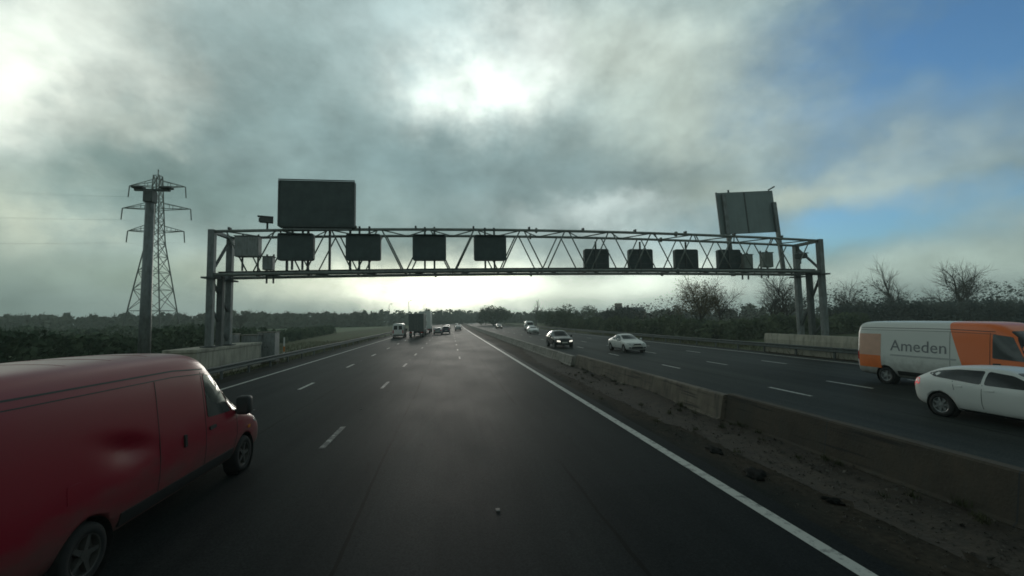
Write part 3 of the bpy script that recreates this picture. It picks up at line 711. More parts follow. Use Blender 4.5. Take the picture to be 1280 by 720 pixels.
def panel(bvh, poly, view, name, m, parent, off=.006, res=.18, depth=.03, smooth=True):
    """sheet that hugs the body, cut to an outline drawn from the side (y,z), the front or rear (x,z) or above (x,y)"""
    bm = bmesh.new()
    vs = [bm.verts.new((u, w, 0)) for u, w in poly]; bm.faces.new(vs)
    for _ in range(6):
        bmesh.ops.triangulate(bm, faces=bm.faces)
        es = [e for e in bm.edges if e.calc_length() > res]
        if not es: break
        bmesh.ops.subdivide_edges(bm, edges=es, cuts=1)
    bmesh.ops.triangulate(bm, faces=bm.faces)
    dead = []
    if view in ('right', 'left'): s = 1 if view == 'right' else -1; D = Vector((-s, 0, 0)); P = lambda c: Vector((s * 4, c.x, c.y))
    elif view in ('front', 'rear'): s = 1 if view == 'front' else -1; D = Vector((0, -s, 0)); P = lambda c: Vector((c.x, s * 9, c.y))
    else: D = Vector((0, 0, -1)); P = lambda c: Vector((c.x, c.y, 6))
    for v in bm.verts:
        hit, nr, _, _ = bvh.ray_cast(P(v.co), D)
        if hit is None: dead.append(v)
        else:
            if nr.dot(D) > 0: nr = -nr
            v.co = hit + nr * off
    bmesh.ops.delete(bm, geom=dead, context='VERTS')
    if not bm.faces: bm.free(); return None
    bmesh.ops.recalc_face_normals(bm, faces=bm.faces)
    if sum(f.normal.dot(D) for f in bm.faces) > 0: bmesh.ops.reverse_faces(bm, faces=bm.faces)
    for f in bm.faces: f.smooth = True
    for e in bm.edges: e.smooth = not e.is_boundary
    r = bmesh.ops.extrude_edge_only(bm, edges=[e for e in bm.edges if e.is_boundary])
    for q in r['geom']:
        if isinstance(q, bmesh.types.BMVert): q.co += D * depth
    me = bpy.data.meshes.new(name); bm.to_mesh(me); bm.free()
    me.materials.append(m); o = bpy.data.objects.new(name, me); col.objects.link(o); o.parent = parent
    return o
def seam(bvh, pts, view, parent, w=.012, name='seam', m=None):
    poly = []
    P = [Vector(p) for p in pts]; L_, R_ = [], []
    for i, p in enumerate(P):
        d = (P[min(i + 1, len(P) - 1)] - P[max(0, i - 1)]).normalized(); n_ = Vector((-d.y, d.x)) * w / 2
        L_.append(tuple(p + n_)); R_.append(tuple(p - n_))
    return panel(bvh, L_ + R_[::-1], view, name, m or M['plastic'], parent, .003, .15, .01)
def wheels(parent, ys, track, r, w=.2, n=28, rimm='rim', spokes=7):
    for y in ys:
        for s in (-1, 1):
            b = MB(); x = s * track
            pr = [(r * .62, -w / 2 + .01), (r * .86, -w / 2), (r * .97, -w / 2 + .03), (r, -w / 2 + .07), (r, w / 2 - .07), (r * .97, w / 2 - .03), (r * .86, w / 2), (r * .62, w / 2 - .01), (r * .60, 0), (r * .62, -w / 2 + .01)]
            b.lathe(pr, n, 'x', x, y, r); wh = b.build('wheel', M['rubber'], parent, True)
            b = MB(); o_ = s * (w / 2 - .015)
            b.lathe([(r * .64, s * (w / 2 - .005)), (r * .60, s * (w / 2 - .012)), (r * .58, s * .03), (0, s * .03)], n, 'x', x, y, r)
            b.lathe([(.065, o_ - s * .02), (.06, o_), (0, o_ + s * .004)], 12, 'x', x, y, r)
            for k in range(spokes):
                a = 2 * PI * k / spokes; c_, s_ = math.cos(a), math.sin(a); hw = .028
                i0, i1 = .04, r * .6
                q = []
                for rr, ww in ((i0, hw * 1.2), (i1, hw * .8)):
                    for e in (-1, 1): q.append((x + o_ - s * .004, y + rr * c_ - e * ww * s_, r + rr * s_ + e * ww * c_))
                    for e in (-1, 1): q.append((x + s * .035, y + rr * c_ - e * ww * s_, r + rr * s_ + e * ww * c_))
                b.add(q, [(0, 1, 5, 4), (0, 4, 6, 2), (1, 3, 7, 5)])
            b.build('rim', M[rimm], wh, fix=True)
def arches(parent, ys, z, r, xo, xi):
    for y in ys:
        for s in (-1, 1):
            b = MB(); b.lathe([(r - .012, s * xo), (r - .012, s * xi), (0, s * xi)], 28, 'x', 0, y, z); b.build('wheel_arch', M['plastic'], parent)
def mirror(parent, x, y, z, s, sc=1.0, m='plastic'):
    b = MB(); b.box(-.11 * sc, .11 * sc, -.09 * sc, .09 * sc, -.15 * sc, .15 * sc)
    b.v = [(p[0] + x + s * .14, p[1] + y, p[2] + z) for p in b.v]; o = b.build('mirror', M[m], parent, True, bevel=.05 * sc)
    b = MB(); b.beam((x - s * .05, y, z - .1 * sc), (x + s * .08, y, z - .06 * sc), .06, .05); b.build('mirror_arm', M['plastic'], o)
    b = MB(); b.box(x + s * .14 - .08 * sc, x + s * .14 + .08 * sc, y - .092 * sc, y - .0905 * sc, z - .11 * sc, z + .12 * sc); b.build('mirror_glass', M['lightglass'], o)

def car(name, label, cat, loc, rz, group, paint, kind='hatch', lights=None, fine=True, L_=4.15, W=.885):
    t = thing(name, label, cat, loc, rz, group); e = L_ / 2; r = .32
    k = {'hatch': 0, 'saloon': 1, 'suv': 2}[kind]
    H = (1.44, 1.46, 1.68)[k]; bz = (.95, .93, 1.06)[k]; g0 = (.2, .2, .27)[k]
    if k == 2: r = .36
    hood = bz + .03
    if kind == 'saloon':
        rear = [(-e, .42, .72, .86, .6, .66, .5), (-e + .05, .3, .85, 1.0, .74, .79, .6), (-e + .3, g0 + .02, .92, 1.08, .79, W - .03, .66), (-e + .75, g0, .94, 1.16, .8, W, .64), (-e + 1.25, g0, .94, 1.37, .8, W, .60)]
    else:
        rear = [(-e, .40, .78, .93, .6, .68, .56), (-e + .05, .3, bz - .02, bz + .10, .74, .79, .62), (-e + .26, g0 + .02, bz + .03, H - .26, .79, W - .03, .58), (-e + .58, g0, bz + .03, H - .10, .8, W, .61), (-e + 1.05, g0, bz + .02, H - .03, .8, W, .63)]
    zr = lambda y: H - .07 + (hood + .03 - (H - .07)) * (y - .15) / .95
    st = rear + [(-.5, g0, bz + .01, H, .8, W, .63), (-.12, g0, bz, H - .015, .8, W, .62), (.15, g0, bz - .01, zr(.15), .8, W, .61), (.5, g0, bz - .015, zr(.5), .8, W, .63), (.8, g0, bz - .02, zr(.8), .8, W, .65), (1.1, g0, bz - .035, hood + .02, .8, W, .68, .015), (1.28, g0, bz - .06, hood - .015, .8, W - .005, .68, .02),
                 (e - .42, g0, bz - .14, hood - .1, .79, W - .02, .64, .03), (e - .14, g0 + .02, bz - .26, hood - .2, .77, W - .07, .6, .03), (e - .03, .27, .6, .7, .7, .74, .52), (e, .34, .52, .6, .56, .6, .42)]
    wy = (-e + .78, e - .82)
    body, bvh = hull(st, [(y, r) for y in wy], r + .055, W - .24)
    link('body', body, M[paint], t, True)
    wheels(t, wy, W - .12, r, .2, 28 if fine else 16)
    arches(t, wy, r, r + .05, W - .03, W - .235)
    zt_, zl = H - .115, bz + .04
    rx = -e + (.62 if kind != 'saloon' else 1.15)
    for v in ('right', 'left'):
        if kind == 'saloon': polys = [[(rx, zl + .03), (-.36, zl), (-.36, zt_), (-.75, zt_ - .01), (rx + .3, zt_ - .10)], [(-.29, zl), (.86, zl - .01), (.16, zt_ - .05), (-.29, zt_)]]
        else: polys = [[(rx - .22, zl + .15), (rx, zl + .08), (-.38, zl), (-.38, zt_), (-1.0, zt_ - .02), (rx + .02, zt_ - .10)], [(-.31, zl), (.86, zl - .012), (.17, zt_ - .06), (-.31, zt_)]]
        for i, p in enumerate(polys): panel(bvh, rounded(p, .06), v, 'side_window', M['glass'], t)
        if fine:
            for pts in ([(-.34, zl), (-.36, .5), (-.34, g0 + .1)], [(.9, zl - .02), (.98, .6), (.92, g0 + .12)], [(-1.02, zl + .02), (-.97, .78)]): seam(bvh, pts, v, t)
            panel(bvh, rounded([(-.28, bz - .07), (-.08, bz - .065), (-.08, bz - .10), (-.28, bz - .105)], .015), v, 'door_handle', M[paint], t, .02)
            panel(bvh, rounded([(-.95, bz - .05), (-.78, bz - .045), (-.78, bz - .08), (-.95, bz - .085)], .015), v, 'door_handle', M[paint], t, .02)
        panel(bvh, [(-e + 1.18, g0 + .02), (e - 1.2, g0 + .02), (e - 1.2, g0 + .1), (-e + 1.18, g0 + .1)], v, 'sill', M['plastic'], t)
        s = 1 if v == 'right' else -1
        mirror(t, s * (W - .03), .72, bz + .07, s, .75, paint)
        # lamps wrap round the corners
        panel(bvh, rounded([(-e + .02, bz - .22), (-e + .26, bz - .12), (-e + .24, bz + .04), (-e + .04, bz + .02)], .04), v, 'tail_lamp', M['tail_on' if lights == 'rear' else 'redlens'], t, .008)
    panel(bvh, rounded([(-.6, hood + .10), (.6, hood + .10), (.5, H - .115), (-.5, H - .115)], .07), 'front', 'windscreen', M['glass'], t)
    panel(bvh, rounded([(-.56, bz + .10), (.56, bz + .10), (.46, H - .17), (-.46, H - .17)], .07), 'rear', 'rear_window', M['glass'], t)
    for s in (-1, 1):
        panel(bvh, rounded([(s * .42, .60), (s * .76, .64), (s * .74, .78), (s * .44, .72)][::s], .03), 'front', 'headlight', M['lamp_on' if lights == 'front' else 'lens'], t, .012)
        panel(bvh, rounded([(s * .5, bz - .18), (s * .76, bz - .18), (s * .74, bz + .02), (s * .55, bz + .02)][::s], .03), 'rear', 'tail_lamp', M['tail_on' if lights == 'rear' else 'redlens'], t, .008)
        panel(bvh, rounded([(s * .5, .36), (s * .7, .36), (s * .7, .46), (s * .5, .46)][::s], .03), 'front', 'fog_light', M['plastic'], t, .008)
    panel(bvh, rounded([(-.4, .58), (.4, .58), (.38, .72), (-.38, .72)], .03), 'front', 'grille', M['plastic'], t, .008)
    panel(bvh, rounded([(-.5, .33), (.5, .33), (.45, .5), (-.45, .5)], .05), 'front', 'lower_grille', M['plastic'], t, .008)
    panel(bvh, [(-.26, .50), (.26, .50), (.26, .61), (-.26, .61)], 'front', 'number_plate', M['plate_y'], t, .02)
    panel(bvh, [(-.26, .62), (.26, .62), (.26, .73), (-.26, .73)], 'rear', 'number_plate', M['plate_y'], t, .02)
    panel(bvh, rounded([(-.7, .33), (.7, .33), (.7, .48), (-.7, .48)], .05), 'rear', 'bumper', M['plastic'], t, .01)
    return t

def van(name, label, loc, rz, group, paint, L_=5.6, H=2.4, wy=None, rimm='rim', fine=True, dent=None, extra=None, cabwin=True, lights=None):
    t = thing(name, label, 'van', loc, rz, group); e = L_ / 2; r = .34; W = .985
    wy = wy or (-e + 1.25, e - .92)
    b0 = 1.2
    F = e - 5.6 / 2      # the nose keeps its shape; the load bay takes the extra length
    y_ = lambda a: a + F
    st = [(-e, .42, b0 - .05, H - .28, .82, .88, .74), (-e + .03, .34, b0, H - .12, .88, .94, .8), (-e + .16, .3, b0, H - .03, .9, W - .01, .83), (-e + .5, .28, b0, H, .9, W, .84), (-e + 1.4, .28, b0, H, .9, W, .84), (-e + 2.4, .28, b0, H, .9, W, .84), (0 + F, .28, b0, H - .01, .9, W, .84),
          (y_(.35), .28, b0, H - .04, .9, W, .84), (y_(.62), .28, b0, H - .11, .9, W, .82), (y_(.82), .28, b0, H - .24, .9, W, .80), (y_(1.05), .28, b0, H - .44, .9, W, .79), (y_(1.45), .28, b0 - .03, 1.63, .9, W, .78, .02), (y_(1.72), .28, b0 - .05, 1.36, .9, W - .01, .80, .03), (y_(1.9), .28, b0 - .10, 1.27, .9, W - .015, .80, .04),
          (y_(2.3), .28, 1.0, 1.14, .89, W - .03, .76, .04), (y_(2.6), .28, .84, .97, .87, W - .07, .7, .04), (y_(2.73), .3, .7, .82, .82, .87, .62), (y_(2.8), .36, .6, .7, .68, .72, .5)]
    body, bvh = hull(st, [(y, r) for y in wy], r + .07, W - .26, 2 if not fine else 3, dent)
    link('body', body, M[paint], t, True)
    wheels(t, wy, W - .14, r, .22, 28 if fine else 16, rimm, 5)
    arches(t, wy, r, r + .065, W - .03, W - .255)
    for v in ('right', 'left'):
        s = 1 if v == 'right' else -1
        if cabwin:
            panel(bvh, rounded([(y_(.50), 1.32), (y_(1.32), 1.27), (y_(1.16), 1.62), (y_(.96), H - .50), (y_(.50), H - .42)], .05), v, 'side_window', M['lightglass'], t, .008)
            panel(bvh, rounded([(y_(1.37), 1.27), (y_(1.85), 1.24), (y_(1.32), 1.72), (y_(1.03), H - .50), (y_(1.21), 1.62)], .03), v, 'quarter_window', M['glass'], t, .008)
            seam(bvh, [(y_(.43), H - .38), (y_(.43), 1.25), (y_(.43), .5)], v, t, .014); seam(bvh, [(y_(1.5), 1.2), (y_(1.52), .8), (y_(1.45), .5)], v, t, .014)
            panel(bvh, rounded([(y_(.52), 1.16), (y_(.72), 1.165), (y_(.72), 1.11), (y_(.52), 1.105)], .02), v, 'door_handle', M['plastic'], t, .025)
        if fine:
            seam(bvh, [(-e + .2, H - .27), (0, H - .28), (y_(.55), H - .34)], v, t, .02, 'gutter'); seam(bvh, [(-e + .2, H - .36), (0, H - .37), (y_(.58), H - .42)], v, t, .012, 'body_crease')
            seam(bvh, [(y_(-.75), H - .38), (y_(-.75), .5)], v, t, .012)
        panel(bvh, rounded([(wy[0] + .5, .42), (wy[1] - .48, .42), (wy[1] - .48, .58), (wy[0] + .5, .58)], .02), v, 'side_trim', M['plastic'], t, .02)
        panel(bvh, rounded([(y_(2.28), .88), (y_(2.66), .80), (y_(2.62), .98), (y_(2.38), 1.06)], .03), v, 'headlight', M['lamp_on' if lights == 'front' else 'lens'], t, .01)
        panel(bvh, rounded([(y_(2.0), .80), (y_(2.1), .80), (y_(2.1), .86), (y_(2.0), .86)], .01), v, 'indicator', M['amber'], t, .015)
        panel(bvh, rounded([(-e + .01, .75), (-e + .13, .75), (-e + .13, 1.35), (-e + .01, 1.35)], .03), v, 'tail_lamp', M['tail_on' if lights == 'rear' else 'redlens'], t, .01)
        mirror(t, s * (W - .05), y_(1.55), 1.33, s, 1.15)
        panel(bvh, rounded([(s * .45, .78), (s * .82, .8), (s * .82, .96), (s * .5, .94)][::s], .03), 'front', 'headlight', M['lamp_on' if lights == 'front' else 'lens'], t, .012)
        panel(bvh, rounded([(s * .1, 1.4), (s * .72, 1.4), (s * .66, H - .4), (s * .1, H - .38)][::s], .05), 'rear', 'rear_window', M['glass'], t, .008)
        panel(bvh, rounded([(s * .7, .75), (s * .86, .75), (s * .84, 1.35), (s * .7, 1.35)][::s], .03), 'rear', 'tail_lamp', M['tail_on' if lights == 'rear' else 'redlens'], t, .01)
    panel(bvh, rounded([(-.76, 1.36), (.76, 1.36), (.66, H - .32), (-.66, H - .32)], .08), 'front', 'windscreen', M['glass'], t, .008)
    panel(bvh, rounded([(-.42, .72), (.42, .72), (.42, .92), (-.42, .92)], .04), 'front', 'grille', M['plastic'], t, .01)
    panel(bvh, rounded([(-.78, .38), (.78, .38), (.78, .6), (-.78, .6)], .05), 'front', 'bumper', M['plastic'], t, .02)
    panel(bvh, rounded([(-.8, .4), (.8, .4), (.8, .56), (-.8, .56)], .05), 'rear', 'bumper', M['plastic'], t, .02)
    panel(bvh, [(-.26, .6), (.26, .6), (.26, .71), (-.26, .71)], 'rear', 'number_plate', M['plate_y'], t, .02)
    if extra: extra(t, bvh, e)
    return t

# the red van overtaken on our left: right flank towards us, a long dent in the load bay side
def red_extra(t, bvh, e):
    for y in (-1.6, -.9, -.2):
        seam(bvh, [(-.6, y), (.6, y)], 'top', t, .03, 'roof_rib', M['red'])
    panel(bvh, rounded([(.10, 1.20), (.16, 1.20), (.16, 1.02), (.10, 1.02)], .015), 'right', 'door_handle', M['plastic'], t, .025)
    panel(bvh, rounded([(-1.98, 1.18), (-1.78, 1.18), (-1.78, .98), (-1.98, .98)], .03), 'right', 'fuel_flap', M['red'], t, .006)
van('red_van', 'dirty dark red panel van with a dented side in the lane beside us', (-4.98, 7.4, .024), 0, None, 'red', 6.2, 2.46, (-1.65, 2.2), 'rim_dark', True,
    [(1, -1.12, 1.40, .32, .085, .05), (1, -.85, 1.33, .3, .06, .025)], red_extra)

# the white and orange van on the far carriageway
def text_panel(bvh, txt, size, y0, z0, parent, off=.008):
    """letters as a flat mesh pressed on to the right flank; they read from the right side (front at the reader's right)"""
    cu = bpy.data.curves.new('t', 'FONT'); cu.body = txt; cu.size = size; cu.resolution_u = 3
    o = bpy.data.objects.new('t', cu); col.objects.link(o); dg = bpy.context.evaluated_depsgraph_get(); dg.update()
    me = bpy.data.meshes.new_from_object(o.evaluated_get(dg)); bpy.data.objects.remove(o)
    bm = bmesh.new(); bm.from_mesh(me)
    for v in bm.verts:
        y, z = y0 + v.co.x, z0 + v.co.y
        hit, nr, _, _ = bvh.ray_cast(Vector((4, y, z)), Vector((-1, 0, 0)))
        v.co = (hit if hit else Vector((.98, y, z))) + Vector((off, 0, 0))
    bm.to_mesh(me); bm.free()
    return link('lettering', me, M['letter'], parent)
def courier_extra(t, bvh, e):
    panel(bvh, rounded([(-e + .12, .62), (-e + 1.1, .62), (-e + 1.1, 1.12), (-e + .12, 1.12)], .03), 'right', 'orange_panel', M['orange'], t, .006)
    panel(bvh, rounded([(-e + .12, 1.125), (-e + 1.1, 1.125), (-e + 1.1, 2.0), (-e + .12, 2.0)], .03), 'right', 'salmon_panel', M['salmon'], t, .006)
    text_panel(bvh, 'Ameden', .61, -e + 1.5, 1.36, t)
    panel(bvh, rounded([(-e + 1.5, 1.21), (.25, 1.21), (.25, 1.15), (-e + 1.5, 1.15)], .01), 'right', 'underline_strip', M['lgrey'], t, .006)
van('courier_van', 'white panel van with an orange cab and lettered side on the far carriageway', (18.4, 13.6, .024), PI, None, 'vanwhite', 7.2, 2.52, None, 'rim', True, None, courier_extra)
car('hatchback', 'white hatchback in front of the orange and white van, its tail lamp showing red', 'car', (14.2, 9.35, .024), PI, 'cars on the far carriageway', 'white', 'hatch', 'rear', True, 4.25)
car('suv', 'dark oncoming car with both headlights lit near the concrete barrier', 'car', (10.75, 43.5, .024), PI, 'cars on the far carriageway', 'darkpaint', 'suv', 'front', True, 4.5, .93)
car('saloon_car', 'white oncoming saloon with dark windscreen in the middle of the far carriageway', 'car', (14.75, 36.2, .024), PI, 'cars on the far carriageway', 'white', 'saloon', None, True, 4.55)
van('white_van', 'small far white van oncoming behind the dark car with lit headlights', (18.7 + bend(105), 105, .024), PI, 'vans in the far traffic', 'white', 5.0, 2.3, None, 'rim', False)
car('hatchback', 'small far white car just ahead of the oncoming white van', 'car', (15.6 + bend(84), 84, .024), PI, 'cars on the far carriageway', 'white', 'hatch', None, False)
car('hatchback', 'tiny dark car far along the far carriageway with lamps lit', 'car', (14.5 + bend(135), 135, .024), PI, 'cars on the far carriageway', 'darkpaint', 'hatch', 'front', False)
# traffic ahead on our side
van('white_van', 'far white van seen from behind beside the dark box lorry', (-8.75, 80, .024), 0, 'vans in the far traffic', 'white', 5.2, 2.45, None, 'rim', False)
def lorry(label, loc, rz, boxm, boxc, H, Lb, cabm):
    t = thing('lorry', label, 'lorry', loc, rz, 'lorries in the traffic ahead')
    b = MB(); b.box(-1.25, 1.25, -Lb / 2, Lb / 2, 1.05, H); b.build('load_box', boxm, t, bevel=.04)
    for s in (-1, 1):
        b = MB(); b.box(s * .62 - .6, s * .62 + .6, -Lb / 2 - .03, -Lb / 2 - .002, 1.15, H - .1); dd = b.build('rear_door', boxc, t)
        b = MB(); b.box(s * .2 - .02, s * .2 + .02, -Lb / 2 - .06, -Lb / 2 - .031, 1.2, H - .2); b.build('lock_bar', M['steel'], dd)
        b = MB(); b.box(s * .95 - .2, s * .95 + .2, -Lb / 2 - .08, -Lb / 2 - .01, .78, .92); b.build('tail_lamp', M['redlens'], t)
    b = MB(); b.box(-.5, .5, -Lb / 2, Lb / 2 + 2.2, .75, 1.04); b.build('chassis', M['plastic'], t)
    b = MB(); b.box(-1.2, 1.2, -Lb / 2 - .05, -Lb / 2 + .1, .5, .66); b.build('bumper', M['steel'], t, bevel=.02)
    b = MB(); b.box(-1.2, 1.2, Lb / 2 + .35, Lb / 2 + 2.4, .7, min(3.6, H)); b.build('cab', cabm, t, bevel=.18, seg=3)
    b = MB(); b.box(-1.05, 1.05, Lb / 2 + 2.402, Lb / 2 + 2.42, 1.9, 2.9); b.build('windscreen', M['glass'], t)
    for s in (-1, 1):
        b = MB(); b.box(s * 1.203 - .002, s * 1.203 + .002, Lb / 2 + 1.0, Lb / 2 + 2.1, 1.9, 2.7); b.build('side_window', M['glass'], t)
    wheels(t, (-Lb / 2 + 1.2, -Lb / 2 + 2.5, Lb / 2 + 1.4), 1.05, .5, .3, 16, 'rim', 0)
lorry('dark box lorry ahead with its rear doors towards us', (-5.75, 82, .024), 0, M['steel_dark'], M['steel_dark'], 4.05, 8.5, M['white'])
lorry('tall white box lorry ahead, just past the dark box lorry', (-5.55, 104, .024), 0, M['white'], M['white'], 4.9, 9, M['white'])
far = [('silver', 'hatch', -2.5, 92, 'silver car ahead just right of the tall white lorry'), ('bluepaint', 'suv', -.9, 97, 'dark tall car ahead, two vehicles right of the tall white lorry'),
       ('silver', 'saloon', 2.0, 122, 'silver saloon ahead in the outermost lane by the pale barrier'), ('darkpaint', 'hatch', -1.3, 150, 'tiny dark car far ahead, beyond the dark tall car'), ('white', 'hatch', 2.2, 190, 'tiny white car farthest ahead in the outermost lane')]
for p, k, x, y, lab in far: car({'hatch': 'hatchback', 'suv': 'suv', 'saloon': 'saloon_car'}[k], lab, 'car', (x + bend(y), y, .024), 0, 'cars ahead on our carriageway', p, k, None, False)

# ------------------------------------------------------------------ vegetation
def bare_tree(seed, h, spread=1.0, depth=7, dense=1.0):
    rnd = random.Random(seed); tr, tw = MB(), MB()
    tipsl = []
    def grow(p, d, ln, r, dep):
        n = 4 if dep >= 3 else 2; pts = [p]; q = p; dd = d.copy(); wob = .16 if dep < depth else .07
        for i in range(n):
            dd = (dd + Vector((rnd.gauss(0, wob), rnd.gauss(0, wob), rnd.gauss(.03, wob * .6)))).normalized()
            q = q + dd * ln / n; pts.append(q)
        rr = [r * (1 - .45 * i / n) for i in range(n + 1)]
        (tr if dep >= 3 else tw).tube(pts, rr, 6 if dep >= 4 else (4 if dep >= 2 else 3), False)
        if dep == 0: tipsl.append(q); return
        k = {5: 5, 4: 5, 3: 5, 2: 5, 1: 4}.get(dep, 4) + (1 if rnd.random() < .5 * dense else 0)
        az0 = rnd.uniform(0, 2 * PI)
        for j in range(k):
            f = 1.0 if j < 2 else rnd.uniform(.38, .95); i = min(n - 1, int(f * n)); s = pts[i].lerp(pts[i + 1], f * n - i) if f < 1 else pts[-1]
            a = (rnd.uniform(.12, .35) if j == 0 else rnd.uniform(.45, .95)) * spread; az = az0 + j * 2.4 + rnd.uniform(-.5, .5)
            u = dd.orthogonal().normalized(); w = dd.cross(u)
            nd = dd * math.cos(a) + (u * math.cos(az) + w * math.sin(az)) * math.sin(a); nd.z += .10; nd.normalize()
            grow(s, nd, ln * (rnd.uniform(.72, .9) if j == 0 else rnd.uniform(.5, .8)), r * (.58 if j == 0 else .4), dep - 1)
    grow(Vector((0, 0, -.1)), Vector((rnd.uniform(-.06, .06), rnd.uniform(-.06, .06), 1)), h * .27, h * .026, depth)
    zmax = max(v[2] for v in tw.v); k = h / zmax
    for b in (tr, tw): b.v = [(v[0] * k, v[1] * k, v[2] * k) for v in b.v]
    tipsl = [p * k for p in tipsl]
    return tr, tw, tipsl
protos = {}
def place_tree(kind, loc, h, rz, label, group, leaf=None, name='bare_tree'):
    key = (kind, leaf)
    if key not in protos:
        seed, sp, dep, dens = {'open': (3, .95, 5, .3), 'wide': (11, 1.15, 5, .5), 'tall': (21, .6, 4, .5), 'round': (8, 1.1, 5, 1.2)}[kind]
        tr, tw, tp = bare_tree(seed, 10, sp, dep, dens)
        t = thing(name, label, 'tree', loc, rz, group)
        tr.build('trunk', M['bark'], t, True)
        if leaf:
            rnd = random.Random(seed)
            for p in tp:
                for _ in range(2):
                    c = p + Vector((rnd.gauss(0, .15), rnd.gauss(0, .15), rnd.gauss(0, .15))); u = Vector((rnd.gauss(0, 1), rnd.gauss(0, 1), rnd.gauss(0, 1))).normalized(); w = u.orthogonal().normalized()
                    tw.quad(c, u * .07, w * .045)
        tw.build('crown', M[leaf or 'twig'], t)
        protos[key] = t
    else:
        t = copy_tree(protos[key]); t.name = name; t['label'] = label; t.location = loc; t.rotation_euler = (0, 0, rz)
        if group: t['group'] = group
    t.scale = (h / 10,) * 3
    return t
tg = 'bare trees beyond the far verge'
place_tree('open', (79, 69, 0), 13.8, .3, 'tall open bare tree standing highest beside the hedge, right of the gantry legs', tg)
place_tree('round', (97, 72, 0), 13.6, 1.2, 'broad dome-shaped bare tree growing beyond the courier van', tg)
place_tree('wide', (40.5, 68, 0), 11.2, .5, 'tree with late yellowish leaves just beyond the third far signal', tg, 'twig_gold', 'leafy_tree')
place_tree('wide', (46.0, 71, 0), 10.6, 2.2, 'wide bare tree under the tilted grey sign', tg)
place_tree('open', (51.5, 66, 0), 11, 4.0, 'bare tree showing through the gantry beside the sign posts', tg)
place_tree('round', (57.0, 70, 0), 10.8, 3.1, 'dense bare tree behind the gantry legs on the far verge', tg)
place_tree('open', (70.5, 70, 0), 10.4, 5.5, 'low bare tree between the gantry legs and the tallest bare tree', tg)
place_tree('wide', (74.5, 74, 0), 8.6, 1.0, 'short spreading bare tree tucked against the tallest bare tree', tg)
place_tree('round', (-64, 148, 0), 7.6, .8, 'small bare tree alone on the skyline beyond the grey cabinets', 'trees on the skyline')
place_tree('tall', (34, 175, 0), 11.5, .4, 'slender upright bare tree rising above the bushes beside the far barrier', 'trees on the skyline')
place_tree('round', (-12, 205, 0), 9, .4, 'dark bare tree peeping above the tall white lorry', 'trees on the skyline')
place_tree('round', (112, 70, 0), 9.5, 2.6, 'bare tree at the edge of view beyond the courier van cab', tg)

def leafcloud(b, rnd, fn, n, s0, s1, twig=0):
    """n leaf-sized faces at points fn() gives"""
    for i in range(n):
        c = fn()
        u = Vector((rnd.gauss(0, 1), rnd.gauss(0, 1), rnd.gauss(0, 1))).normalized(); w = u.orthogonal().normalized()
        if rnd.random() < twig: b.quad(c, Vector((rnd.gauss(0, .4), rnd.gauss(0, .4), 1)).normalized() * s1 * 1.6, w * s0 * .18)
        else:
            s = rnd.uniform(s0, s1); b.quad(c, u * s, w * s * .6)
bp_ = {}
def bush(kind, loc, w, h, label, m, group, name='bush'):
    if (kind, m) not in bp_:
        rnd = random.Random(kind + 5); t = thing(name, label, 'bush', loc, 0, group)
        lobes = [(Vector((rnd.uniform(-.55, .55), rnd.uniform(-.5, .5), rnd.uniform(.25, .72))), rnd.uniform(.2, .38)) for _ in range(11)]
        def fn():
            c, r = rnd.choice(lobes); d = Vector((rnd.gauss(0, 1), rnd.gauss(0, 1), rnd.gauss(0, 1))).normalized()
            p = c + d * r * rnd.uniform(.5, 1.15); p.z = max(.02, p.z); return p
        b = MB(); leafcloud(b, rnd, fn, 5200, .012, .032, .25); b.build('foliage', M[m], t)
        b = MB()
        for k in range(9):
            c, r = lobes[k]; b.tube([(0, 0, 0), tuple(c * .5 + Vector((0, 0, .05))), tuple(c)], [.03, .02, .008], 5)
        b.build('stem', M['bark'], t)
        bp_[(kind, m)] = t
    else:
        t = copy_tree(bp_[(kind, m)]); t.name = name; t['label'] = label; t['group'] = group; t.location = loc
    t.scale = (w, w, h); t.rotation_euler = (0, 0, (loc[0] * 7.3) % 6.28)
bg = 'bushes along the motorway edges'
bush(1, (21, 215, 0), 11, 9.5, 'dark rounded bush where the far barrier meets the skyline', 'bush', bg)
bush(2, (31, 118, 0), 9, 6.8, 'large rounded bush beyond the oncoming dark car', 'bush', bg)
bush(1, (38, 160, 0), 10, 6.0, 'low bush at the foot of the slender upright tree', 'bush', bg)
bush(2, (42, 105, 0), 8, 6.0, 'bush beyond the oncoming white saloon', 'hedge_blue', bg)
bush(1, (-26.5, 18, 0), 5.4, 4.3, 'tall dark bush behind the roof of the red van', 'hedge', bg)
bush(2, (-27, 25, 0), 5.6, 3.9, 'dark bush between the tallest dark bush and the mast', 'hedge', bg)
bush(2, (-24, 11, 0), 4.6, 4.2, 'dark bush at the picture edge above the rear of the red van', 'hedge', bg)

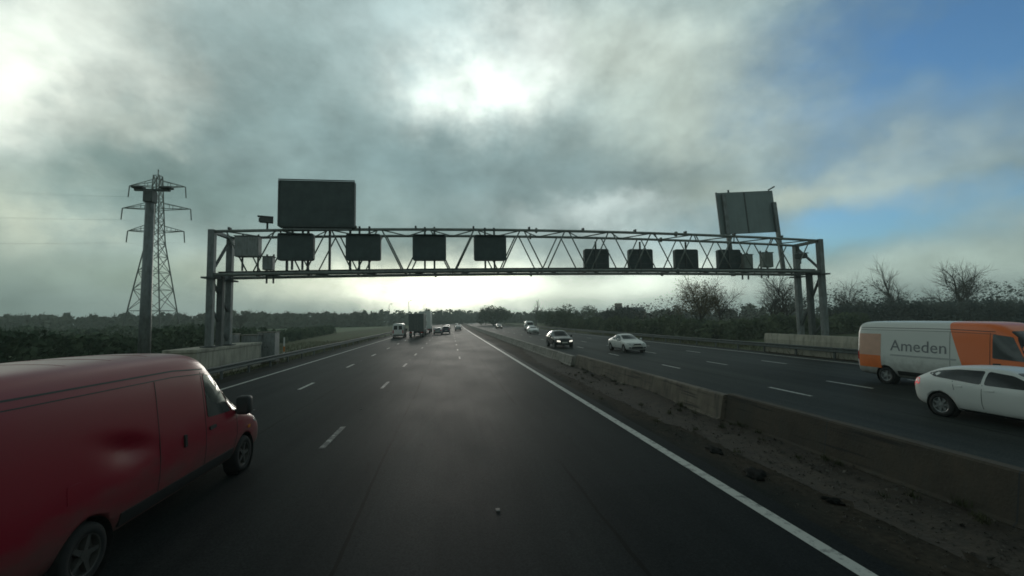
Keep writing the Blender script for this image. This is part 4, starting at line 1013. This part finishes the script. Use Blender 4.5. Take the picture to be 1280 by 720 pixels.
def hedge(name, p0, p1, w, h, n, label, m, seed, s0=.05, s1=.16, group=None, twig=.3):
    rnd = random.Random(seed); a, c = Vector(p0), Vector(p1); d = c - a; ln = d.length; u = d.normalized(); sd = Vector((-u.y, u.x, 0))
    ph = [rnd.uniform(0, 6.28) for _ in range(4)]
    def top(s): return h * (.84 + .10 * math.sin(s * .35 + ph[0]) + .07 * math.sin(s * .9 + ph[1]) + .05 * math.sin(s * 2.3 + ph[2]))
    def fn():
        s = rnd.uniform(0, ln); z = rnd.random() ** .8; ww = w * (1.05 - .45 * z ** 2)
        e = rnd.choice((-1, 1)) * (rnd.random() ** .4) * ww / 2
        return a + u * s + sd * (e + .25 * math.sin(s * 1.3 + ph[3])) + Vector((0, 0, .03 + top(s) * z * rnd.uniform(.93, 1.06)))
    b = MB(); leafcloud(b, rnd, fn, n, s0, s1, twig)
    o = b.build(name, M[m]); tag(o, label, 'hedge', group)
hg = 'hedges beside the motorway'
hedge('hedge', (-21.5, 3, 0), (-23, 58, 0), 2.6, 2.75, 26000, 'dark green hedge running behind the mast and the concrete plinth', 'hedge', 31, .05, .17, hg)
hedge('hedge', (-24, 60, 0), (-31, 122, 0), 2.5, 2.0, 12000, 'low dark hedge continuing past the grey cabinets along the field edge', 'hedge', 32, .07, .2, hg)
hedge('hedge', (28.5, 44, 0), (31, 118, 0), 3.2, 3.0, 22000, 'hedge along the far verge behind the oncoming saloon', 'bush', 33, .06, .2, hg)
hedge('hedge', (30, 47, 0), (62, 60, 0), 3.0, 2.9, 16000, 'low hedge below the bare trees behind the gantry', 'bush', 34, .06, .2, hg)
hedge('hedge', (60, 63, 0), (128, 66, 0), 5.0, 5.2, 30000, 'high dark hedge under the tall bare trees beyond the courier van', 'hedge_blue', 35, .08, .24, hg)
# far woods that read as one mass
def wood(name, pts, n, hmin, hmax, seed, m='wood', dep=14, s=(.35, 1.1)):
    rnd = random.Random(seed); b = MB(); cl = []
    for (x0, y0), (x1, y1) in zip(pts[:-1], pts[1:]):
        ln = math.hypot(x1 - x0, y1 - y0); k = int(ln / 1.9)
        for i in range(k):
            t_ = (i + rnd.random()) / k; cl.append((x0 + (x1 - x0) * t_, y0 + (y1 - y0) * t_ + rnd.uniform(-dep / 2, dep / 2), hmin + (hmax - hmin) * rnd.random() ** 1.6, rnd.uniform(2, 5)))
    def fn():
        x, y, h, w = rnd.choice(cl); z = rnd.random()
        q = math.sqrt(max(0, 1 - (z * 1.02) ** 2 * .8)) * w * rnd.uniform(.4, 1.1); a = rnd.uniform(0, 2 * PI)
        return Vector((x + q * math.cos(a), y + q * math.sin(a), z * h * rnd.uniform(.9, 1.05)))
    leafcloud(b, rnd, fn, n, s[0], s[1], .3)
    o = b.build(name, M[m]); tag(o, kind='stuff')
wood('distant_wood', [(-330, 215), (-190, 230), (-95, 235), (-40, 260)], 30000, 6.3, 8.6, 41)
wood('distant_wood', [(-48, 300), (-10, 330), (18, 400), (60, 480)], 14000, 7, 11, 42, 'wood', 20)
wood('distant_wood', [(40, 340), (75, 240), (130, 190), (260, 160)], 18000, 4.5, 8, 43, 'wood', 16)
wood('distant_wood', [(-150, 60), (-92, 88), (-60, 125)], 9000, 2.0, 3.4, 44, 'hedge', 4, (.15, .5))
wood('bare_wood', [(62, 78), (82, 84), (104, 82), (140, 92)], 16000, 6.0, 10.5, 45, 'hedge_blue', 9, (.05, .22))
wood('bare_wood', [(34, 80), (48, 86), (64, 84)], 4500, 4.0, 7.0, 46, 'twig', 8, (.05, .2))
# verge grass, one mass
rnd = random.Random(77); b = MB()
for i in range(15000):
    q = rnd.random()
    if q < .5: x = rnd.uniform(-16, -11.9); y = 12 + 70 * rnd.random() ** 1.5
    elif q < .65: x = rnd.uniform(-21, -16); y = rnd.uniform(12, 70)
    else: x = rnd.uniform(24.3, 29); y = 18 + 60 * rnd.random()
    hh = rnd.uniform(.12, .42); a = rnd.uniform(0, PI); lx, ly = rnd.gauss(0, .12), rnd.gauss(0, .12); w = .018
    if -14.6 < x < -12.9 and 25 < y < 33.5: continue
    b.add([(x - w * math.cos(a), y - w * math.sin(a), 0), (x + w * math.cos(a), y + w * math.sin(a), 0), (x + lx, y + ly, hh)], [(0, 1, 2)])
M['blade'] = leafmat('dry_grass', (.05, .055, .02), (.11, .095, .05), .4)
tag(b.build('verge_grass', M['blade']), kind='stuff')

# far farm building and lamp columns on the skyline
t = thing('farm_building', 'distant flat farm building with a taller tower, beyond the hedge on the far side', 'building', (88, 205, 0))
b = MB(); b.box(-5.5, 6, 0, 9, 0, 5.6); w_ = b.build('wall', M['brick'], t)
b = MB(); b.add([(-5.9, -.4, 5.55), (6.4, -.4, 5.55), (6.4, 9.4, 5.55), (-5.9, 9.4, 5.55), (-5.9, 4.5, 7.6), (6.4, 4.5, 7.6)], [(0, 1, 5, 4), (2, 3, 4, 5), (0, 4, 3), (1, 2, 5), (0, 3, 2, 1)]); b.build('roof', M['slate'], t, fix=True)
b = MB(); b.box(-8.2, -5.52, 1, 4, 0, 9.6); b.build('tower', M['brick'], t)
for x in (-3, 0, 3):
    b = MB(); b.box(x - .6, x + .6, -.04, -.002, 2.4, 3.8); b.build('window', M['glass'], t)
for x, y, h, lab in ((-31, 235, 16, 'thin lamp column on the skyline beyond the far white van'), (-22, 245, 19, 'tallest thin lamp column on the skyline above the dark lorry'), (-15, 262, 17, 'thin lamp column on the skyline by the tall white lorry')):
    t = thing('lamp_column', lab, 'street lamp', (x, y, 0), 0, 'thin lamp columns on the skyline')
    b = MB(); b.tube([(0, 0, 0), (0, 0, h * .7)], [.2, .12], 6); b.build('pole', M['steel_dark'], t)
    b = MB(); b.tube([(0, 0, h * .7), (.8, 0, h * .73)], .08, 5); b.box(.7, 1.6, -.15, .15, h * .72, h * .74); b.build('lamp_head', M['steel_dark'], t)

# ------------------------------------------------------------------ air
hz = MB(); hz.box(-1290, 1290, -1290, 1290, -1.5, 55)
hm = bpy.data.materials.new('road_haze'); hm.use_nodes = True; nt = hm.node_tree; nt.nodes.remove(nt.nodes['Principled BSDF'])
pv = N(nt, 'ShaderNodeVolumePrincipled'); pv.inputs['Color'].default_value = (.84, .96, .90, 1); pv.inputs['Density'].default_value = .0008; pv.inputs['Anisotropy'].default_value = .25
L(nt, pv.outputs[0], nt.nodes['Material Output'].inputs['Volume'])
tag(hz.build('haze', hm), kind='stuff')

# ------------------------------------------------------------------ sky and sun
SUN_EL, SUN_AZ = 7.0, 0.0
w = bpy.data.worlds.new('World'); scene.world = w; w.use_nodes = True; nt = w.node_tree
bgd = nt.nodes['Background']
sky = N(nt, 'ShaderNodeTexSky', sky_type='NISHITA'); sky.sun_disc = False; sky.sun_elevation = R(SUN_EL); sky.sun_rotation = R(SUN_AZ)
tc = N(nt, 'ShaderNodeTexCoord'); sep = N(nt, 'ShaderNodeSeparateXYZ'); L(nt, tc.outputs['Generated'], sep.inputs[0])
az = mathn(nt, 'MULTIPLY', mathn(nt, 'ARCTAN2', sep.outputs['X'], sep.outputs['Y']), 180 / PI)
el = mathn(nt, 'MULTIPLY', mathn(nt, 'ARCSINE', sep.outputs['Z']), 180 / PI)
def wn(scale, det, st=(1, 1, 1.25), rough=.5):
    mp = N(nt, 'ShaderNodeMapping'); mp.inputs['Scale'].default_value = st; L(nt, tc.outputs['Generated'], mp.inputs['Vector'])
    n = N(nt, 'ShaderNodeTexNoise'); n.inputs['Scale'].default_value = scale; n.inputs['Detail'].default_value = det; n.inputs['Roughness'].default_value = rough; L(nt, mp.outputs[0], n.inputs['Vector']); return n
n1 = wn(3.2, 6); ns = N(nt, 'ShaderNodeSeparateColor'); L(nt, n1.outputs['Color'], ns.inputs[0])
azw = mathn(nt, 'ADD', az, mathn(nt, 'MULTIPLY', mathn(nt, 'SUBTRACT', ns.outputs[0], .5), 20))
elw = mathn(nt, 'ADD', el, mathn(nt, 'MULTIPLY', mathn(nt, 'MULTIPLY', mathn(nt, 'SUBTRACT', ns.outputs[1], .5), 11), mathn(nt, 'MULTIPLY', el, .07, True)))
n5 = wn(7, 9, (1, 1, 1.2), .6); ns5 = N(nt, 'ShaderNodeSeparateColor'); L(nt, n5.outputs['Color'], ns5.inputs[0])
azw = mathn(nt, 'ADD', azw, mathn(nt, 'MULTIPLY', mathn(nt, 'SUBTRACT', ns5.outputs[0], .5), 17))
elw = mathn(nt, 'ADD', elw, mathn(nt, 'MULTIPLY', mathn(nt, 'MULTIPLY', mathn(nt, 'SUBTRACT', ns5.outputs[1], .5), 10), mathn(nt, 'MULTIPLY', el, .06, True)))
cv = N(nt, 'ShaderNodeCombineXYZ'); L(nt, azw, cv.inputs[0]); L(nt, elw, cv.inputs[1])
def gauss(a0, e0, sa, se, wgt):
    v1 = N(nt, 'ShaderNodeVectorMath', operation='SUBTRACT'); L(nt, cv.outputs[0], v1.inputs[0]); v1.inputs[1].default_value = (a0, e0, 0)
    v2 = N(nt, 'ShaderNodeVectorMath', operation='MULTIPLY'); L(nt, v1.outputs[0], v2.inputs[0]); v2.inputs[1].default_value = (1 / sa, 1 / se, 0)
    v3 = N(nt, 'ShaderNodeVectorMath', operation='DOT_PRODUCT'); L(nt, v2.outputs[0], v3.inputs[0]); L(nt, v2.outputs[0], v3.inputs[1])
    return mathn(nt, 'MULTIPLY', mathn(nt, 'EXPONENT', mathn(nt, 'MULTIPLY', v3.outputs['Value'], -1)), wgt)
def mixc(f, a, c):
    m = N(nt, 'ShaderNodeMixRGB')
    for i, v in enumerate((f, a, c)):
        if isinstance(v, tuple): m.inputs[i].default_value = rgba(v)
        elif isinstance(v, (int, float)): m.inputs[i].default_value = v
        else: L(nt, v, m.inputs[i])
    return m.outputs[0]
n2 = wn(2.8, 9, (1, 1, 1.5), .56)
r = N(nt, 'ShaderNodeValToRGB'); r.color_ramp.elements[0].position = .34; r.color_ramp.elements[1].position = .66
r.color_ramp.elements[0].color = (.165, .23, .23, 1); r.color_ramp.elements[1].color = (.38, .46, .45, 1); L(nt, n2.outputs['Fac'], r.inputs['Fac'])
c = r.outputs['Color']
# cloud masses: azimuth, elevation, widths, colour, weight
for a0, e0, sa, se, colr, wt in [
    (-16, 22, 19, 11, (.255, .345, .345), .9), (-30, 13, 22, 6, (.18, .26, .245), .85), (0, 18.5, 20, 5.5, (.185, .27, .28), .9), (20, 16.5, 13, 4.5, (.19, .255, .26), .85),
    (-37, 27, 9, 5, (.56, .60, .54), .75), (-42, 20.5, 7, 6, (.95, .97, .86), .9), (-33, 19, 4, 3, (.55, .60, .53), .6), (4, 29, 9, 4.2, (1.05, 1.10, 1.02), .95), (10, 33, 9, 3.5, (.75, .80, .76), .7), (-6, 33, 10, 4, (.42, .52, .52), .7), (24, 30, 12, 6, (.60, .67, .60), .85), (31, 23, 10, 5.5, (.45, .51, .45), .85),
    (-40, 9.0, 5, 3.4, (.66, .70, .56), .75), (20, 12, 9, 1.8, (.62, .70, .68), .7), (42, 14, 11, 2.2, (.44, .48, .39), .8), (53, 16, 9, 2.8, (.19, .25, .26), .85),
    (-30, 4.5, 14, 2.6, (.25, .32, .26), .85), (22, 3.8, 16, 2.2, (1.3, 1.38, 1.16), .88), (51, 4.2, 11, 2.0, (.46, .56, .49), .8), (-13, 5.5, 11, 2.8, (.70, .72, .54), .8), (1, 4.4, 12, 2.8, (2.0, 2.02, 1.62), .95), (-1, 3.0, 7, 2.3, (3.4, 3.3, 2.6), .9)]:
    c = mixc(gauss(a0, e0, sa, se, wt), c, colr)
n4 = wn(5.5, 10, (1, 1, 1.35), .62)
mr = N(nt, 'ShaderNodeMapRange'); mr.inputs['From Min'].default_value = .3; mr.inputs['From Max'].default_value = .7; mr.inputs['To Min'].default_value = .74; mr.inputs['To Max'].default_value = 1.26; L(nt, n4.outputs['Fac'], mr.inputs['Value'])
tex = N(nt, 'ShaderNodeVectorMath', operation='SCALE'); L(nt, c, tex.inputs[0]); L(nt, mathn(nt, 'MULTIPLY', mr.outputs[0], 1.25), tex.inputs['Scale'])
tcol = N(nt, 'ShaderNodeVectorMath', operation='MULTIPLY'); L(nt, tex.outputs[0], tcol.inputs[0]); tcol.inputs[1].default_value = (.965, 1.0, 1.0)
# clear gaps where the Sky Texture shows
SKYS = .15
sk = N(nt, 'ShaderNodeVectorMath', operation='SCALE'); L(nt, sky.outputs[0], sk.inputs[0]); sk.inputs['Scale'].default_value = SKYS
gap = mathn(nt, 'MAXIMUM', gauss(59, 25, 15, 10, 1.25), gauss(46, 9.0, 10, 2.3, 1.05))
gap = mathn(nt, 'MINIMUM', gap, .95)
tint = N(nt, 'ShaderNodeVectorMath', operation='MULTIPLY'); L(nt, sk.outputs[0], tint.inputs[0]); tint.inputs[1].default_value = (.42, .80, 1.27)
fin = mixc(gap, tcol.outputs[0], tint.outputs[0])
# unseen sky overhead and behind, darkened to lessen the light on the ground
oh = mathn(nt, 'MULTIPLY', mathn(nt, 'SUBTRACT', el, 40), 1 / 14, True)
bk = mathn(nt, 'MULTIPLY', mathn(nt, 'SUBTRACT', mathn(nt, 'ABSOLUTE', az), 68), 1 / 25, True)
dk = mathn(nt, 'MULTIPLY', mathn(nt, 'MAXIMUM', oh, mathn(nt, 'MULTIPLY', bk, .42)), .72)
sc_ = N(nt, 'ShaderNodeVectorMath', operation='SCALE'); L(nt, fin, sc_.inputs[0]); L(nt, mathn(nt, 'SUBTRACT', 1, dk), sc_.inputs['Scale']); fin = sc_.outputs[0]
L(nt, fin, bgd.inputs['Color']); bgd.inputs['Strength'].default_value = 1.0
w.cycles.sampling_method = 'MANUAL'; w.cycles.sample_map_resolution = 1024

sd = bpy.data.lights.new('sun', 'SUN'); sd.energy = .6; sd.angle = R(14); sd.color = (1, .95, .86)
so = bpy.data.objects.new('sun', sd); col.objects.link(so)
dirv = Vector((math.sin(R(SUN_AZ)) * math.cos(R(SUN_EL)), math.cos(R(SUN_AZ)) * math.cos(R(SUN_EL)), math.sin(R(SUN_EL))))
so.rotation_euler = dirv.to_track_quat('Z', 'Y').to_euler()

# ------------------------------------------------------------------ render settings
vs_ = scene.view_settings; vs_.view_transform = 'Standard'; vs_.look = 'None'; vs_.exposure = 0; vs_.gamma = 1; vs_.use_curve_mapping = False
cy = scene.cycles
scene.render.engine = 'CYCLES'
cy.use_denoising = True; cy.max_bounces = 6; cy.diffuse_bounces = 2; cy.glossy_bounces = 3; cy.volume_bounces = 1; cy.transparent_max_bounces = 8
cy.filter_width = 1.7
